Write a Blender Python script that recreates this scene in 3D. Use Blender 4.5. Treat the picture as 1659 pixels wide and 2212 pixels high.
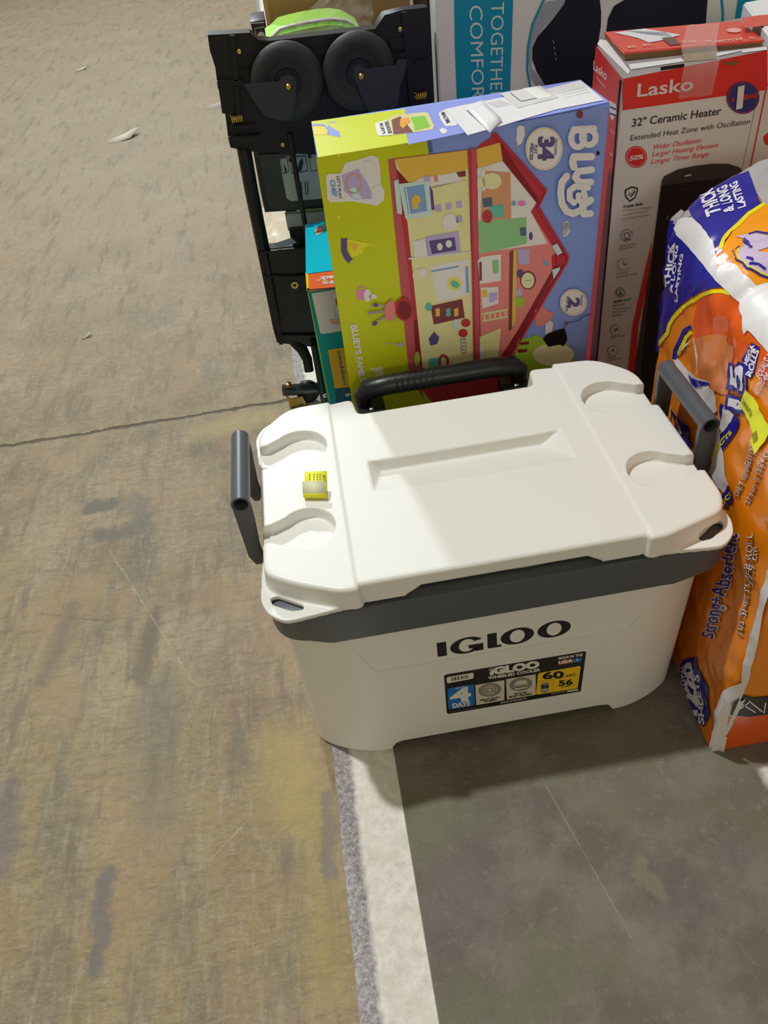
import bpy, bmesh, math, random
import numpy as np
from mathutils import Vector, Matrix
from mathutils.bvhtree import BVHTree

# ------------------------------------------------------------------ camera, light, exposure
sc = bpy.context.scene
for o in list(bpy.data.objects): bpy.data.objects.remove(o)
COL = sc.collection
CAM = np.array([-0.20699, -0.98378, 1.32687]); PITCH, ROLL, YAW, FPX = 0.74656, -0.13296, -0.05061, 1665.41
def cam_axes():
    cy, sy, cp, sp = math.cos(YAW), math.sin(YAW), math.cos(PITCH), math.sin(PITCH)
    f = np.array([-sy*cp, cy*cp, -sp]); r = np.array([cy, sy, 0.0]); u = np.cross(r, f)
    cr, sr = math.cos(ROLL), math.sin(ROLL)
    return cr*r+sr*u, -sr*r+cr*u, f
AR, AU, AF = cam_axes()
cd = bpy.data.cameras.new('camera'); cam = bpy.data.objects.new('camera', cd); COL.objects.link(cam)
cam.matrix_world = Matrix(((AR[0], AU[0], -AF[0], CAM[0]), (AR[1], AU[1], -AF[1], CAM[1]), (AR[2], AU[2], -AF[2], CAM[2]), (0, 0, 0, 1)))
cd.sensor_fit = 'VERTICAL'; cd.sensor_height = 36; cd.lens = 36*FPX/2212; cd.clip_start = .05; cd.clip_end = 200
sc.camera = cam
sc.view_settings.view_transform = 'Standard'; sc.view_settings.look = 'None'
sc.view_settings.gamma = 1; sc.view_settings.use_curve_mapping = False; sc.view_settings.exposure = 0.0
w = bpy.data.worlds.new('warehouse_air'); sc.world = w; w.use_nodes = True
w.node_tree.nodes['Background'].inputs[0].default_value = (1.0, .90, .69, 1)
w.node_tree.nodes['Background'].inputs[1].default_value = .28
def area_lamp(name, pos, target, size, power, color):
    d = bpy.data.lights.new(name, 'AREA'); d.shape = 'DISK'; d.size = size; d.energy = power; d.color = color
    o = bpy.data.objects.new(name, d); COL.objects.link(o); o.location = pos
    o.rotation_euler = (Vector(target)-Vector(pos)).to_track_quat('-Z', 'Y').to_euler(); return o
area_lamp('high_bay_lamp', (-2.35, 1.45, 8.0), (-.1, 0, 0), .28, 415, (.95, .985, .99))
area_lamp('far_high_bay_lamp', (-1.80, 10.3, 7.0), (-.1, 0, 0), .5, 560, (.86, .95, 1.0))

area_lamp('added_front_fill', (1.5, -14, 5.2), (.1, .2, .4), 3.0, 190, (1.0, .93, .76))  # added fill light behind the camera, brightens the upright faces turned towards it

# ------------------------------------------------------------------ helpers
def proj(P):
    d = np.asarray(P, float)-CAM; z = d@AF
    return np.array([829.5+FPX*(d@AR)/z, 1106-FPX*(d@AU)/z])
def hit(px, n, d0):
    n = np.array(n, float); v = AF+(px[0]-829.5)/FPX*AR-(px[1]-1106)/FPX*AU
    return CAM+(d0-n@CAM)/(n@v)*v
def onY(px, y): return hit(px, (0, 1, 0), y)
def onZ(px, z): return hit(px, (0, 0, 1), z)
def onX(px, x): return hit(px, (1, 0, 0), x)

def lin(c):
    return tuple(((v/255)/12.92 if v/255 <= .04045 else ((v/255+.055)/1.055)**2.4) for v in c)
MATS = {}
def M(name, rgb, rough=.5, var=.06, scale=30, metal=0, spec=.5, bump=0, bscale=200, coat=0, alpha=1, trans=0):
    if name in MATS: return MATS[name]
    m = bpy.data.materials.new(name); m.use_nodes = True; nt = m.node_tree; b = nt.nodes['Principled BSDF']
    c = lin(rgb)
    tc = nt.nodes.new('ShaderNodeTexCoord'); nz = nt.nodes.new('ShaderNodeTexNoise'); nz.inputs['Scale'].default_value = scale
    nz.inputs['Detail'].default_value = 4
    nt.links.new(tc.outputs['Object'], nz.inputs['Vector'])
    mx = nt.nodes.new('ShaderNodeMix'); mx.data_type = 'RGBA'
    mx.inputs[6].default_value = tuple(min(1, v*(1-var)) for v in c)+(1,); mx.inputs[7].default_value = tuple(min(1, v*(1+var)) for v in c)+(1,)
    nt.links.new(nz.outputs['Fac'], mx.inputs[0]); nt.links.new(mx.outputs[2], b.inputs['Base Color'])
    b.inputs['Roughness'].default_value = rough; b.inputs['Metallic'].default_value = metal
    b.inputs['Specular IOR Level'].default_value = spec; b.inputs['Coat Weight'].default_value = coat
    b.inputs['Coat Roughness'].default_value = .12
    b.inputs['Alpha'].default_value = alpha; b.inputs['Transmission Weight'].default_value = trans
    if bump:
        n2 = nt.nodes.new('ShaderNodeTexNoise'); n2.inputs['Scale'].default_value = bscale; n2.inputs['Detail'].default_value = 3
        nt.links.new(tc.outputs['Object'], n2.inputs['Vector'])
        bp = nt.nodes.new('ShaderNodeBump'); bp.inputs['Strength'].default_value = bump; bp.inputs['Distance'].default_value = .001
        nt.links.new(n2.outputs['Fac'], bp.inputs['Height']); nt.links.new(bp.outputs[0], b.inputs['Normal'])
    MATS[name] = m; return m

def MF(name, photo, f=(.41, .38, .32), **k):
    """material whose own colour is worked out from how it reads on a side facing away from the lamps"""
    k.setdefault('spec', .25); a = [min(.86, v/g) for v, g in zip(lin(photo), f)]
    s = [round(255*(12.92*v if v <= .0031308 else 1.055*v**(1/2.4)-.055)) for v in a]
    return M(name, s, **k)
def thing(name, label, cat, loc=(0, 0, 0), group=None):
    o = bpy.data.objects.new(name, None); COL.objects.link(o); o.location = loc; o.empty_display_size = .05
    o['label'] = label; o['category'] = cat
    if group: o['group'] = group
    return o
def tag(o, label, cat, group=None):
    o['label'] = label; o['category'] = cat
    if group: o['group'] = group
    return o
def link_mesh(name, me, mats, parent=None, smooth=None):
    for m in (mats if isinstance(mats, (list, tuple)) else [mats]):
        if len(me.materials) < 64: me.materials.append(m)
    o = bpy.data.objects.new(name, me); COL.objects.link(o)
    if parent is not None:
        o.parent = parent; o.matrix_parent_inverse = Matrix.Translation(-Vector(parent_world(parent)))
    if smooth is not None:
        for p in me.polygons: p.use_smooth = True
        if smooth < 180: me.set_sharp_from_angle(angle=math.radians(smooth))
    return o
def parent_world(p):
    return Vector(p.location) if p.type == 'EMPTY' else Vector((0, 0, 0))
def obj(name, bm, mats, parent=None, smooth=None):
    bmesh.ops.recalc_face_normals(bm, faces=bm.faces)
    me = bpy.data.meshes.new(name); bm.to_mesh(me); bm.free()
    return link_mesh(name, me, mats, parent, smooth)
def struct(o): o['kind'] = 'structure'; return o

def add_box(bm, lo, hi, bev=0, seg=2, rot=None, piv=None):
    r = bmesh.ops.create_cube(bm, size=1); vs = r['verts']
    for v in vs: v.co = Vector([lo[i]+(v.co[i]+.5)*(hi[i]-lo[i]) for i in range(3)])
    if bev:
        es = list({e for v in vs for e in v.link_edges})
        rr = bmesh.ops.bevel(bm, geom=es, offset=bev, segments=seg, affect='EDGES', profile=.6); vs = list({v for f in rr['faces'] for v in f.verts}|{v for v in vs if v.is_valid})
    if rot is not None: bmesh.ops.rotate(bm, verts=[v for v in vs if v.is_valid], cent=piv, matrix=rot)
    return vs
def add_prism(bm, pts, ex, bev=0):
    """closed polygon of 3-D points pushed along ex"""
    ex = Vector(ex); a = [bm.verts.new(Vector(p)) for p in pts]; b = [bm.verts.new(Vector(p)+ex) for p in pts]; n = len(pts)
    fs = [bm.faces.new(a), bm.faces.new(b[::-1])]
    for i in range(n): fs.append(bm.faces.new((a[i], b[i], b[(i+1) % n], a[(i+1) % n])))
    if bev:
        es = [e for f in fs[:2] for e in f.edges]
        bmesh.ops.recalc_face_normals(bm, faces=fs)
        bmesh.ops.bevel(bm, geom=es, offset=bev, segments=2, affect='EDGES')
    return a+b
def add_loft(bm, rings, cap=True):
    R = [[bm.verts.new(Vector(p)) for p in r] for r in rings]; n = len(R[0])
    for a, b in zip(R, R[1:]):
        for i in range(n): bm.faces.new((a[i], a[(i+1) % n], b[(i+1) % n], b[i]))
    if cap: bm.faces.new(R[0][::-1]); bm.faces.new(R[-1])
def add_tube(bm, path, r, n=12, cap=True, closed=False):
    path = [Vector(p) for p in path]; rings = []
    rr = r if isinstance(r, (list, tuple)) else [r]*len(path); up = None
    for i, p in enumerate(path):
        t = (path[min(i+1, len(path)-1)]-path[max(i-1, 0)]).normalized()
        if up is None: up = t.orthogonal().normalized()
        up = (up-t*up.dot(t)).normalized(); s = t.cross(up)
        rings.append([p+rr[i]*(math.cos(2*math.pi*k/n)*up+math.sin(2*math.pi*k/n)*s) for k in range(n)])
    add_loft(bm, rings, cap)
def add_lathe(bm, prof, org, ax, n=40):
    """prof = [(radius, height)] spun about ax through org, closed where radius is 0"""
    ax = Vector(ax).normalized(); e1 = ax.orthogonal().normalized(); e2 = ax.cross(e1); org = Vector(org); rings = []
    for r, h in prof:
        if r < 1e-6: rings.append([bm.verts.new(org+ax*h)])
        else: rings.append([bm.verts.new(org+ax*h+r*(math.cos(2*math.pi*k/n)*e1+math.sin(2*math.pi*k/n)*e2)) for k in range(n)])
    for a, b in zip(rings, rings[1:]):
        for i in range(n):
            j = (i+1) % n
            if len(a) == 1 and len(b) == 1: continue
            if len(a) == 1: bm.faces.new((a[0], b[i], b[j]))
            elif len(b) == 1: bm.faces.new((a[i], a[j], b[0]))
            else: bm.faces.new((a[i], a[j], b[j], b[i]))
def rounded(poly, rad, seg=5):
    """2-D polygon with rounded corners; rad a number or a list"""
    out = []; n = len(poly)
    for i in range(n):
        p = Vector(poly[i]); a = Vector(poly[i-1]); b = Vector(poly[(i+1) % n]); r = rad[i] if isinstance(rad, (list, tuple)) else rad
        d1 = (a-p); d2 = (b-p); l = min(r, d1.length*.45, d2.length*.45)
        if l < 1e-6: out.append((p.x, p.y)); continue
        s = p+d1.normalized()*l; e = p+d2.normalized()*l
        for k in range(seg+1):
            t = k/seg; q = s*(1-t)**2+p*2*t*(1-t)+e*t*t; out.append((q.x, q.y))
    return out
def offset(poly, d):
    """inset a counter-clockwise polygon by d (negative grows)"""
    n = len(poly); out = []
    for i in range(n):
        p = Vector(poly[i]); a = Vector(poly[i-1]); b = Vector(poly[(i+1) % n])
        n1 = (p-a); n2 = (b-p)
        if n1.length < 1e-7: n1 = n2
        if n2.length < 1e-7: n2 = n1
        n1 = Vector((-n1.y, n1.x)).normalized(); n2 = Vector((-n2.y, n2.x)).normalized(); m = (n1+n2); k = m.length
        m = m/k; q = p+m*(d/max(.5, m.dot(n1))); out.append((q.x, q.y))
    return out
def z_(poly, z): return [(p[0], p[1], z) for p in poly]
def carve(name, base, cuts, adds, mats, parent, voxel=0, smooth=0, angle=35):
    """solid shape with shapes cut away, optionally re-surfaced so that moulded edges are soft"""
    def tmp(bm):
        if voxel: bmesh.ops.triangulate(bm, faces=bm.faces)
        bmesh.ops.recalc_face_normals(bm, faces=bm.faces)
        me = bpy.data.meshes.new('t'); bm.to_mesh(me); bm.free(); o = bpy.data.objects.new('t', me); COL.objects.link(o); return o
    b = tmp(base); ts = []
    for bm in adds:
        t = tmp(bm); ts.append(t); m = b.modifiers.new('a', 'BOOLEAN'); m.operation = 'UNION'; m.solver = 'MANIFOLD'; m.object = t
    for bm in cuts:
        t = tmp(bm); ts.append(t); m = b.modifiers.new('c', 'BOOLEAN'); m.operation = 'DIFFERENCE'; m.solver = 'MANIFOLD'; m.object = t
    if voxel:
        m = b.modifiers.new('r', 'REMESH'); m.mode = 'VOXEL'; m.voxel_size = voxel
        m = b.modifiers.new('s', 'SMOOTH'); m.factor = .5; m.iterations = smooth
    dg = bpy.context.evaluated_depsgraph_get(); dg.update()
    me = bpy.data.meshes.new_from_object(b.evaluated_get(dg)); me.materials.clear(); me.name = name
    for t in ts+[b]: bpy.data.objects.remove(t)
    return link_mesh(name, me, mats, parent, 180 if voxel else angle)

# text outlines, cached
_T = {}
def glyphs(txt, bold, shear=0):
    k = (txt, bold, shear)
    if k in _T: return _T[k]
    cu = bpy.data.curves.new('t', 'FONT'); cu.body = txt; cu.size = 1; cu.offset = bold; cu.shear = shear; cu.resolution_u = 3
    o = bpy.data.objects.new('t', cu); COL.objects.link(o); dg = bpy.context.evaluated_depsgraph_get()
    me = bpy.data.meshes.new_from_object(o.evaluated_get(dg)); vs = np.array([v.co[:2] for v in me.vertices]); fs = [tuple(p.vertices) for p in me.polygons]
    bpy.data.objects.remove(o); bpy.data.meshes.remove(me)
    if len(vs) == 0: vs = np.zeros((0, 2))
    _T[k] = (vs, fs); return _T[k]

class Print:
    """artwork on a surface S(u,v)->(point, normal). Positions are read off as photo pixels and carried onto the real surface."""
    def __init__(s, S, quad=None, grid=None, lift=.0004, base=.0003, cuts=None):
        s.S = S; s.bm = bmesh.new(); s.mats = []; s.lift = lift; s.base = base; s.quad = quad; s.cuts = cuts
        if quad is not None:
            src = [proj(c) for c in quad]; dst = [(0, 0), (1, 0), (1, 1), (0, 1)]; A = []; B = []
            for (x, y), (u, v) in zip(src, dst):
                A += [[x, y, 1, 0, 0, 0, -u*x, -u*y], [0, 0, 0, x, y, 1, -v*x, -v*y]]; B += [u, v]
            s.H = np.append(np.linalg.solve(np.array(A), np.array(B)), 1).reshape(3, 3)
        else:
            s.g = [((u, v), proj(S(u, v)[0])) for u, v in grid]; s.gp = np.array([g[1] for g in s.g]); s.gu = [g[0] for g in s.g]
    def uv(s, p):
        if s.quad is not None:
            q = s.H@np.array([p[0], p[1], 1.0]); return q[:2]/q[2]
        i = int(((s.gp-np.array(p))**2).sum(1).argmin()); x = np.array(s.gu[i], float); e = 1e-4
        for _ in range(5):
            f = proj(s.S(*x)[0])-p; J = np.array([(proj(s.S(x[0]+e, x[1])[0])-p-f)/e, (proj(s.S(x[0], x[1]+e)[0])-p-f)/e]).T
            try: d = np.linalg.solve(J, f)
            except Exception: break
            l = np.abs(d).max(); x = x-d*(min(1, .06/l) if l > 0 else 1)
        return x
    def mi(s, m):
        if m not in s.mats: s.mats.append(m)
        return s.mats.index(m)
    def emit(s, uvs, faces, mat, layer):
        t = bmesh.new(); vs = [t.verts.new((p[0], p[1], 0)) for p in uvs]
        for f in faces:
            try: t.faces.new([vs[i] for i in f])
            except ValueError: pass
        bmesh.ops.triangulate(t, faces=t.faces)
        if s.cuts:
            for ax, vals in enumerate(s.cuts):
                lo = min(p[ax] for p in uvs); hi = max(p[ax] for p in uvs)
                for c in vals:
                    if lo < c < hi:
                        no = (1, 0, 0) if ax == 0 else (0, 1, 0)
                        bmesh.ops.bisect_plane(t, geom=t.verts[:]+t.edges[:]+t.faces[:], plane_co=(c, 0, 0) if ax == 0 else (0, c, 0), plane_no=no, dist=1e-7)
        mi = s.mi(mat); mp = {}
        for v in t.verts:
            P, N = s.S(v.co.x, v.co.y); mp[v] = s.bm.verts.new(Vector(np.asarray(P)+np.asarray(N)*(s.base+s.lift*layer)))
        for f in t.faces:
            try: nf = s.bm.faces.new([mp[v] for v in f.verts]); nf.material_index = mi; nf.smooth = bool(s.cuts)
            except ValueError: pass
        t.free()
    def poly(s, pts, mat, layer=1):
        uvs = [s.uv(p) for p in pts]; s.emit(uvs, [tuple(range(len(pts)))], mat, layer)
    def rect(s, x0, y0, x1, y1, mat, layer=1, slope=None): s.poly([(x0, y0), (x1, y0), (x1, y1), (x0, y1)], mat, layer)
    def disc(s, c, rx, ry, mat, layer=1, n=28, rot=0, a0=0, a1=360):
        ca, sa = math.cos(math.radians(rot)), math.sin(math.radians(rot)); pts = []
        for k in range(n+(a1-a0 != 360)):
            a = math.radians(a0+(a1-a0)*k/n); x, y = rx*math.cos(a), ry*math.sin(a); pts.append((c[0]+x*ca-y*sa, c[1]+x*sa+y*ca))
        s.poly(pts, mat, layer)
    def line(s, pts, wd, mat, layer=1, taper=None):
        P = [Vector(p) for p in pts]; L = []; Rr = []
        for i, p in enumerate(P):
            t = (P[min(i+1, len(P)-1)]-P[max(i-1, 0)]).normalized(); n = Vector((-t.y, t.x)); h = wd/2*(taper[i] if taper else 1)
            L.append(p+n*h); Rr.append(p-n*h)
        pts = [s.uv(p) for p in L+Rr]; n = len(P)
        s.emit(pts, [(i, i+1, n+i+1, n+i) for i in range(n-1)], mat, layer)
    def ring(s, c, rx, ry, wd, mat, layer=1, a0=0, a1=360, rot=0, n=30):
        ca, sa = math.cos(math.radians(rot)), math.sin(math.radians(rot)); pts = []
        for k in range(n+1):
            a = math.radians(a0+(a1-a0)*k/n); x, y = rx*math.cos(a), ry*math.sin(a); pts.append((c[0]+x*ca-y*sa, c[1]+x*sa+y*ca))
        s.line(pts, wd, mat, layer)
    def text(s, txt, a, b, up, mat, layer=2, bold=0.0, shear=0):
        """a -> b the baseline in photo pixels, up = pixel vector of the capital height"""
        vs, fs = glyphs(txt, bold, shear)
        if len(vs) == 0: return
        A, B = s.uv(a), s.uv(b); m = ((a[0]+b[0])/2, (a[1]+b[1])/2); C = s.uv((a[0]+up[0], a[1]+up[1]))
        x0, x1 = vs[:, 0].min(), vs[:, 0].max(); cap = .69
        uvs = [A+(B-A)*(x-x0)/(x1-x0)+(C-A)*y/cap for x, y in vs]; s.emit(uvs, fs, mat, layer)
    def done(s, name, parent):
        me = bpy.data.meshes.new(name); s.bm.to_mesh(me); s.bm.free()
        return link_mesh(name, me, s.mats, parent)
def quadS(q):
    q = [np.array(c, float) for c in q]; N = np.cross(q[1]-q[0], q[3]-q[0]); N = N/np.linalg.norm(N)
    if N@(CAM-q[0]) < 0: N = -N
    def S(u, v): return ((1-u)*(1-v)*q[0]+u*(1-v)*q[1]+u*v*q[2]+(1-u)*v*q[3], N)
    return S
def quadPrint(q, **k): return Print(quadS(q), quad=q, **k)

# ------------------------------------------------------------------ floor
def floor_material():
    m = bpy.data.materials.new('stained_concrete'); m.use_nodes = True; nt = m.node_tree; N = nt.nodes; L = nt.links; b = N['Principled BSDF']
    geo = N.new('ShaderNodeNewGeometry'); pos = geo.outputs['Position']
    def val(x):
        return x
    def math_(op, a, c=None, clamp=False):
        n = N.new('ShaderNodeMath'); n.operation = op; n.use_clamp = clamp
        for i, x in enumerate((a, c)):
            if x is None: continue
            if isinstance(x, (int, float)): n.inputs[i].default_value = x
            else: L.new(x, n.inputs[i])
        return n.outputs[0]
    def noise(scale, detail=4, rough=.6, stretch=(1, 1, 1), rot=0, off=(0, 0, 0), dist=0):
        mp = N.new('ShaderNodeMapping'); mp.inputs['Scale'].default_value = stretch; mp.inputs['Rotation'].default_value = (0, 0, rot); mp.inputs['Location'].default_value = off
        L.new(pos, mp.inputs['Vector']); n = N.new('ShaderNodeTexNoise'); n.inputs['Scale'].default_value = scale
        n.inputs['Detail'].default_value = detail; n.inputs['Roughness'].default_value = rough; n.inputs['Distortion'].default_value = dist
        L.new(mp.outputs[0], n.inputs['Vector']); return n.outputs['Fac']
    def ramp(f, lo, hi):
        n = N.new('ShaderNodeMapRange'); n.inputs[1].default_value = lo; n.inputs[2].default_value = hi; L.new(f, n.inputs[0]); n.clamp = True; return n.outputs[0]
    def mix(f, a, c):
        n = N.new('ShaderNodeMix'); n.data_type = 'RGBA'
        if isinstance(f, (int, float)): n.inputs[0].default_value = f
        else: L.new(f, n.inputs[0])
        for i, x in ((6, a), (7, c)):
            if isinstance(x, tuple): n.inputs[i].default_value = lin(x)+(1,)
            else: L.new(x, n.inputs[i])
        return n.outputs[2]
    sp = N.new('ShaderNodeSeparateXYZ'); L.new(pos, sp.inputs[0]); X, Y = sp.outputs[0], sp.outputs[1]
    # wandering of edges
    wob = math_('MULTIPLY', math_('SUBTRACT', noise(60, 5, .7), .5), .012)
    wob2 = math_('MULTIPLY', math_('SUBTRACT', noise(16, 6, .75), .5), .075)
    def seg(p, q, wd, soft, warp=None):
        ax, ay = p; bx, by = q; dx, dy = bx-ax, by-ay; l2 = dx*dx+dy*dy
        x = math_('SUBTRACT', X, ax); y = math_('SUBTRACT', Y, ay)
        if warp is not None: x = math_('ADD', x, warp); y = math_('ADD', y, warp)
        t = math_('DIVIDE', math_('ADD', math_('MULTIPLY', x, dx), math_('MULTIPLY', y, dy)), l2, True)
        ex = math_('SUBTRACT', x, math_('MULTIPLY', t, dx)); ey = math_('SUBTRACT', y, math_('MULTIPLY', t, dy))
        d = math_('SQRT', math_('ADD', math_('MULTIPLY', ex, ex), math_('MULTIPLY', ey, ey)))
        return ramp(d, wd+soft, wd)
    # traffic side
    c = mix(ramp(noise(3.1, 6, .65, (1, .8, 1)), .40, .60), (130, 115, 93), (162, 145, 117))
    c = mix(math_('MULTIPLY', ramp(noise(1.3, 4, .6, off=(3, 1, 0)), .46, .58), .5), c, (142, 115, 90))
    ysel = math_('MULTIPLY', ramp(Y, 1.3, .2), ramp(noise(2.6, 5, .65, (1.6, .7, 1), off=(7, 2, 0)), .45, .58))
    c = mix(math_('MULTIPLY', ysel, .55), c, (154, 136, 88))
    c = mix(math_('MULTIPLY', ramp(noise(3.5, 6, .7, (2.2, .6, 1), rot=.35, off=(1, 9, 0)), .52, .62), .6), c, (112, 108, 96))
    c = mix(math_('MULTIPLY', ramp(noise(26, 6, .75, (2.4, .5, 1), rot=.2), .5, .64), .4), c, (176, 165, 140))
    c = mix(math_('MULTIPLY', ramp(noise(22, 6, .75, (.5, 2.2, 1), rot=.5, off=(4, 4, 0)), .51, .62), .5), c, (116, 104, 86))
    c = mix(math_('MULTIPLY', ramp(noise(150, 3, .8), .55, .8), .3), c, (190, 180, 158))
    c = mix(math_('MULTIPLY', ramp(Y, 1.0, 2.6), .62), c, (163, 149, 124))
    c = mix(math_('MULTIPLY', ramp(noise(60, 6, .8, (.7, 1.6, 1), rot=.6, off=(6, 6, 0)), .5, .62), .42), c, (104, 92, 72))
    c = mix(math_('MULTIPLY', ramp(noise(70, 6, .8, (.6, 1.8, 1), rot=.9, off=(9, 2, 0)), .53, .64), .48), c, (172, 160, 134))
    c = mix(math_('MULTIPLY', ramp(noise(7, 6, .7, (3.0, .5, 1), rot=.12, off=(5, 5, 0)), .53, .62), .55), c, (112, 103, 86))
    c = mix(math_('MULTIPLY', ramp(noise(5, 5, .6, off=(11, 5, 0)), .52, .62), .45), c, (160, 134, 102))
    # stains with their own outlines
    for p, q, wd, so, col, k in (
        ((-.415, -.17), (-.40, -.28), .012, .085, (176, 158, 92), .6), ((-.375, -.30), (-.365, -.60), .004, .045, (166, 148, 90), .45),
        ((-.742, -.36), (-.738, -.50), .008, .012, (112, 104, 104), .8), ((-.345, -.28), (-.35, -.42), .008, .010, (118, 112, 104), .7),
        ((-.90, .665), (-.855, .66), .020, .010, (100, 97, 90), .8), ((-.865, .54), (-.80, .535), .016, .022, (104, 100, 92), .7),
        ((-.70, .23), (-.725, .06), .012, .020, (106, 97, 84), .7), ((-.93, .10), (-.90, .30), .010, .022, (116, 106, 92), .6),
        ((-.68, .02), (-.66, -.25), .02, .045, (116, 110, 96), .45), ((-.79, .65), (-.77, .57), .016, .03, (112, 108, 98), .6),
        ((-.42, .95), (-.62, .93), .015, .05, (176, 160, 110), .5), ((-.93, -.30), (-.95, -.15), .01, .03, (108, 100, 100), .6)):
        c = mix(math_('MULTIPLY', seg(p, q, wd, so, wob2), k), c, col)
    for p, q, wd, col, k in (((-.838, .485), (-.60, .02), .0006, (190, 176, 140), .55), ((-.99, .305), (-.80, .235), .0012, (104, 94, 78), .6), ((-.905, .60), (-.925, .30), .0009, (108, 98, 82), .5), ((-.86, .56), (-.93, .12), .0010, (112, 100, 84), .4),
        ((-.56, -.36), (-.49, -.30), .0004, (200, 190, 168), .5), ((-1.1, 1.35), (-.62, 1.72), .0015, (176, 162, 132), .4), ((-.6, .28), (-.5, .40), .0004, (180, 168, 140), .4)):
        c = mix(math_('MULTIPLY', math_('MULTIPLY', seg(p, q, wd, .0014, wob), ramp(noise(38, 4, .7), .38, .55)), k), c, col)
    # storage side, darker and less worn
    d = mix(ramp(noise(7, 7, .7), .42, .58), (108, 101, 91), (128, 120, 109))
    d = mix(math_('MULTIPLY', ramp(noise(3.4, 4, .5, off=(2, 5, 0)), .47, .57), .6), d, (112, 113, 84))
    d = mix(math_('MULTIPLY', ramp(noise(4.2, 4, .5, off=(8, 3, 0)), .52, .62), .6), d, (112, 97, 99))
    d = mix(math_('MULTIPLY', ramp(noise(120, 3, .8), .56, .8), .3), d, (152, 146, 130))
    d = mix(math_('MULTIPLY', ramp(noise(40, 5, .8, off=(1, 1, 0)), .57, .64), .35), d, (150, 142, 126))
    d = mix(math_('MULTIPLY', math_('MULTIPLY', seg((.046, -.32), (.105, -.60), .0003, .0012, None), ramp(noise(30, 4, .7), .35, .55)), .6), d, (172, 166, 126))
    d = mix(math_('MULTIPLY', seg((.16, -.50), (.17, -.55), .008, .012, wob2), .5), d, (138, 136, 110))
    d = mix(math_('MULTIPLY', seg((.10, -.57), (.13, -.62), .007, .012, wob2), .5), d, (138, 126, 120))
    xe = math_('ADD', X, wob)
    c = mix(ramp(X, -.2125, -.2095), c, d)
    # painted line, with a scuffed strip down its left side
    p = mix(ramp(noise(45, 6, .75), .35, .62), (214, 208, 197), (240, 236, 226))
    p = mix(math_('MULTIPLY', ramp(noise(14, 4, .6, off=(5, 5, 0)), .52, .7), .45), p, (216, 206, 186))
    sc_ = mix(ramp(noise(110, 5, .85), .40, .62), (122, 115, 116), (190, 184, 182))
    p = mix(ramp(math_('ADD', X, math_('MULTIPLY', wob, 1.6)), -.288, -.298), p, sc_)
    pm = math_('MULTIPLY', ramp(math_('ADD', X, math_('MULTIPLY', wob, .25)), -.3265, -.3245), ramp(X, -.2095, -.2115))
    c = mix(pm, c, p)
    pw = math_('MULTIPLY', ramp(xe, .416, .432), math_('MULTIPLY', ramp(math_('ADD', Y, wob), -.418, -.404), ramp(Y, -.372, -.380)))
    c = mix(pw, c, p)
    # expansion joint
    jw = math_('MULTIPLY', math_('SUBTRACT', noise(14, 6, .7, off=(2, 2, 0)), .5), .045)
    jy = math_('ABSOLUTE', math_('SUBTRACT', math_('ADD', Y, jw), 1.018))
    jm = ramp(jy, .008, .003)
    c = mix(math_('MULTIPLY', ramp(jy, .05, .008), .35), c, (150, 138, 112))
    c = mix(math_('MULTIPLY', jm, .8), c, (74, 62, 46))
    L.new(c, b.inputs['Base Color'])
    rg = math_('ADD', .42, math_('MULTIPLY', noise(6, 4, .6), .3)); L.new(rg, b.inputs['Roughness']); b.inputs['Specular IOR Level'].default_value = .35
    h = math_('ADD', math_('ADD', math_('MULTIPLY', noise(30, 8, .75), .8), math_('MULTIPLY', noise(52, 5, .7, (.7, 1.7, 1), rot=.7), .9)), math_('MULTIPLY', noise(260, 3, .8), .25))
    h = math_('SUBTRACT', h, math_('MULTIPLY', jm, 3))
    bp = N.new('ShaderNodeBump'); bp.inputs['Strength'].default_value = .8; bp.inputs['Distance'].default_value = .0030; L.new(h, bp.inputs['Height']); L.new(bp.outputs[0], b.inputs['Normal'])
    return m
bm = bmesh.new(); vs = [bm.verts.new(p) for p in ((-12, -4, 0), (14, -4, 0), (14, 22, 0), (-12, 22, 0))]; bm.faces.new(vs)
struct(obj('floor', bm, floor_material()))
# ------------------------------------------------------------------ cooler
white = M('white_cooler_plastic', (231, 230, 223), .42, .015, 8, bump=.05, bscale=900)
slate = M('slate_grey_plastic', (84, 88, 94), .38, .05, 40, bump=.08, bscale=900)
blackp = M('black_plastic', (22, 25, 27), .42, .1, 60, bump=.1, bscale=700)
black_ink = M('black_ink', (20, 17, 16), .5)
cooler = thing('cooler', 'white wheeled cooler with slate grey band and raised side handles, front centre on the floor', 'cooler', (0, .02, 0))
ZB = .444
def slab(poly, rad, top):
    o_ = rounded(poly, rad, 4); rings = [z_(offset(o_, -.003), ZB-.002), z_(o_, .470)]
    for k in range(1, 5):
        a = k/4*math.pi/2; rings.append(z_(offset(o_, .007*(1-math.cos(a))), top-.008+.008*math.sin(a)))
    bm = bmesh.new(); add_loft(bm, rings); return bm
base = slab([(-.245, -.2175), (.245, -.2175), (.245, .256), (.172, .264), (.166, .208), (-.170, .208), (-.176, .262), (-.245, .254)], [.003, .003, .003, .014, .014, .014, .014, .003], .4825)
cuts = []; adds = [slab([(-.36, -.165), (-.312, -.197), (-.246, -.227), (-.2192, -.227), (-.2192, .263), (-.303, .262), (-.36, .197)], [.02, .03, .03, .005, .004, .03, .03], .4845),
                   slab([(.2192, -.227), (.246, -.227), (.346, -.196), (.362, -.160), (.362, .197), (.303, .262), (.2192, .268)], [.005, .03, .03, .02, .03, .03, .004], .4845)]
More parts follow.
